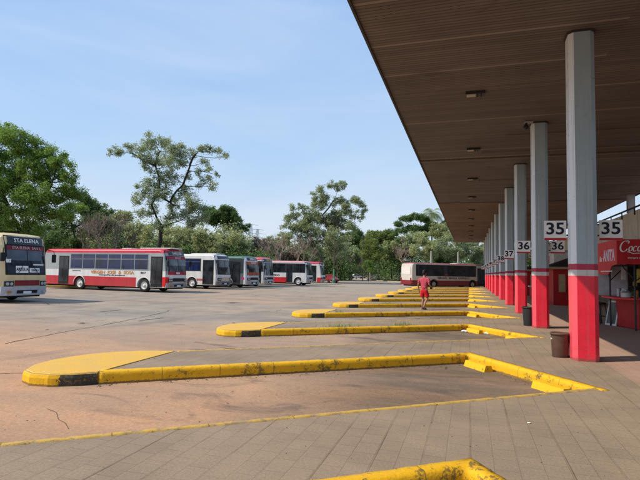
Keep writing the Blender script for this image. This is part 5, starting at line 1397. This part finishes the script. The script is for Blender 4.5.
# ------------------------------------------------------------------ light, sky, camera
sc = bpy.context.scene
w = bpy.data.worlds.new('World'); sc.world = w; w.use_nodes = True; nt = w.node_tree; bg = nt.nodes['Background']
sky = nt.nodes.new('ShaderNodeTexSky'); sky.sky_type = 'NISHITA'; sky.sun_disc = False
SA = R(30); EL = R(46)
tosun = Vector((-math.cos(SA) * math.cos(EL), -math.sin(SA) * math.cos(EL), math.sin(EL)))
sky.sun_elevation = EL; sky.sun_rotation = math.atan2(tosun.x, tosun.y)
sky.air_density = 1.0; sky.dust_density = 1.4; sky.ozone_density = 1.8; sky.altitude = 100
tcw = nt.nodes.new('ShaderNodeTexCoord'); mp_ = nt.nodes.new('ShaderNodeMapping'); mp_.inputs['Scale'].default_value = (1.2, 1.2, 5.5)
nz = nt.nodes.new('ShaderNodeTexNoise'); nz.inputs['Scale'].default_value = 1.6; nz.inputs['Detail'].default_value = 6; nz.inputs['Distortion'].default_value = .6
nt.links.new(tcw.outputs['Generated'], mp_.inputs[0]); nt.links.new(mp_.outputs[0], nz.inputs['Vector'])
rp = nt.nodes.new('ShaderNodeValToRGB'); rp.color_ramp.elements[0].position = .42; rp.color_ramp.elements[0].color = (0, 0, 0, 1); rp.color_ramp.elements[1].position = .75; rp.color_ramp.elements[1].color = (.30, .30, .30, 1)
nt.links.new(nz.outputs['Fac'], rp.inputs[0])
hz = nt.nodes.new('ShaderNodeMix'); hz.data_type = 'RGBA'; hz.inputs[0].default_value = .76; nt.links.new(sky.outputs[0], hz.inputs[6]); sg_ = nt.nodes.new('ShaderNodeSeparateXYZ'); nt.links.new(tcw.outputs['Generated'], sg_.inputs[0]); hr = nt.nodes.new('ShaderNodeValToRGB'); nt.links.new(sg_.outputs[2], hr.inputs[0])
hr.color_ramp.elements[0].position = 0; hr.color_ramp.elements[0].color = (.62, .655, .71, 1); hr.color_ramp.elements[1].position = .62; hr.color_ramp.elements[1].color = (.235, .42, .75, 1)
e_ = hr.color_ramp.elements.new(.22); e_.color = (.39, .55, .76, 1)
sc_ = nt.nodes.new('ShaderNodeVectorMath'); sc_.operation = 'SCALE'; nt.links.new(hr.outputs[0], sc_.inputs[0]); sc_.inputs['Scale'].default_value = 10.0; nt.links.new(sc_.outputs[0], hz.inputs[7])
mx = nt.nodes.new('ShaderNodeMix'); mx.data_type = 'RGBA'; nt.links.new(rp.outputs[0], mx.inputs[0]); nt.links.new(hz.outputs[2], mx.inputs[6]); mx.inputs[7].default_value = (6.2, 6.6, 7.2, 1)
nt.links.new(mx.outputs[2], bg.inputs[0]); bg.inputs[1].default_value = .135
sun = bpy.data.lights.new('sun', 'SUN'); sun.energy = 4.6; sun.angle = R(.55); sun.color = (1, .905, .76)
so = bpy.data.objects.new('sun', sun); C.objects.link(so); so.rotation_euler = tosun.to_track_quat('Z', 'Y').to_euler(); so.location = (-20, -12, 30)
cam = bpy.data.cameras.new('camera'); co = bpy.data.objects.new('camera', cam); C.objects.link(co)
fw = Vector((-SY * math.cos(PITCH), CY * math.cos(PITCH), math.sin(PITCH))); r0 = Vector((CY, SY, 0)); u0 = r0.cross(fw)
r_ = r0 * math.cos(ROLL) + u0 * math.sin(ROLL); u_ = -r0 * math.sin(ROLL) + u0 * math.cos(ROLL)
co.matrix_world = Matrix(((r_.x, u_.x, -fw.x, 0), (r_.y, u_.y, -fw.y, 0), (r_.z, u_.z, -fw.z, EYE), (0, 0, 0, 1)))
cam.sensor_width = 36; cam.lens = 36 * F / 640; cam.clip_end = 4000; cam.clip_start = .05
sc.camera = co
sc.view_settings.view_transform = 'Standard'; sc.view_settings.look = 'None'; sc.view_settings.exposure = 0
sc.cycles.max_bounces = 6; sc.cycles.transparent_max_bounces = 4
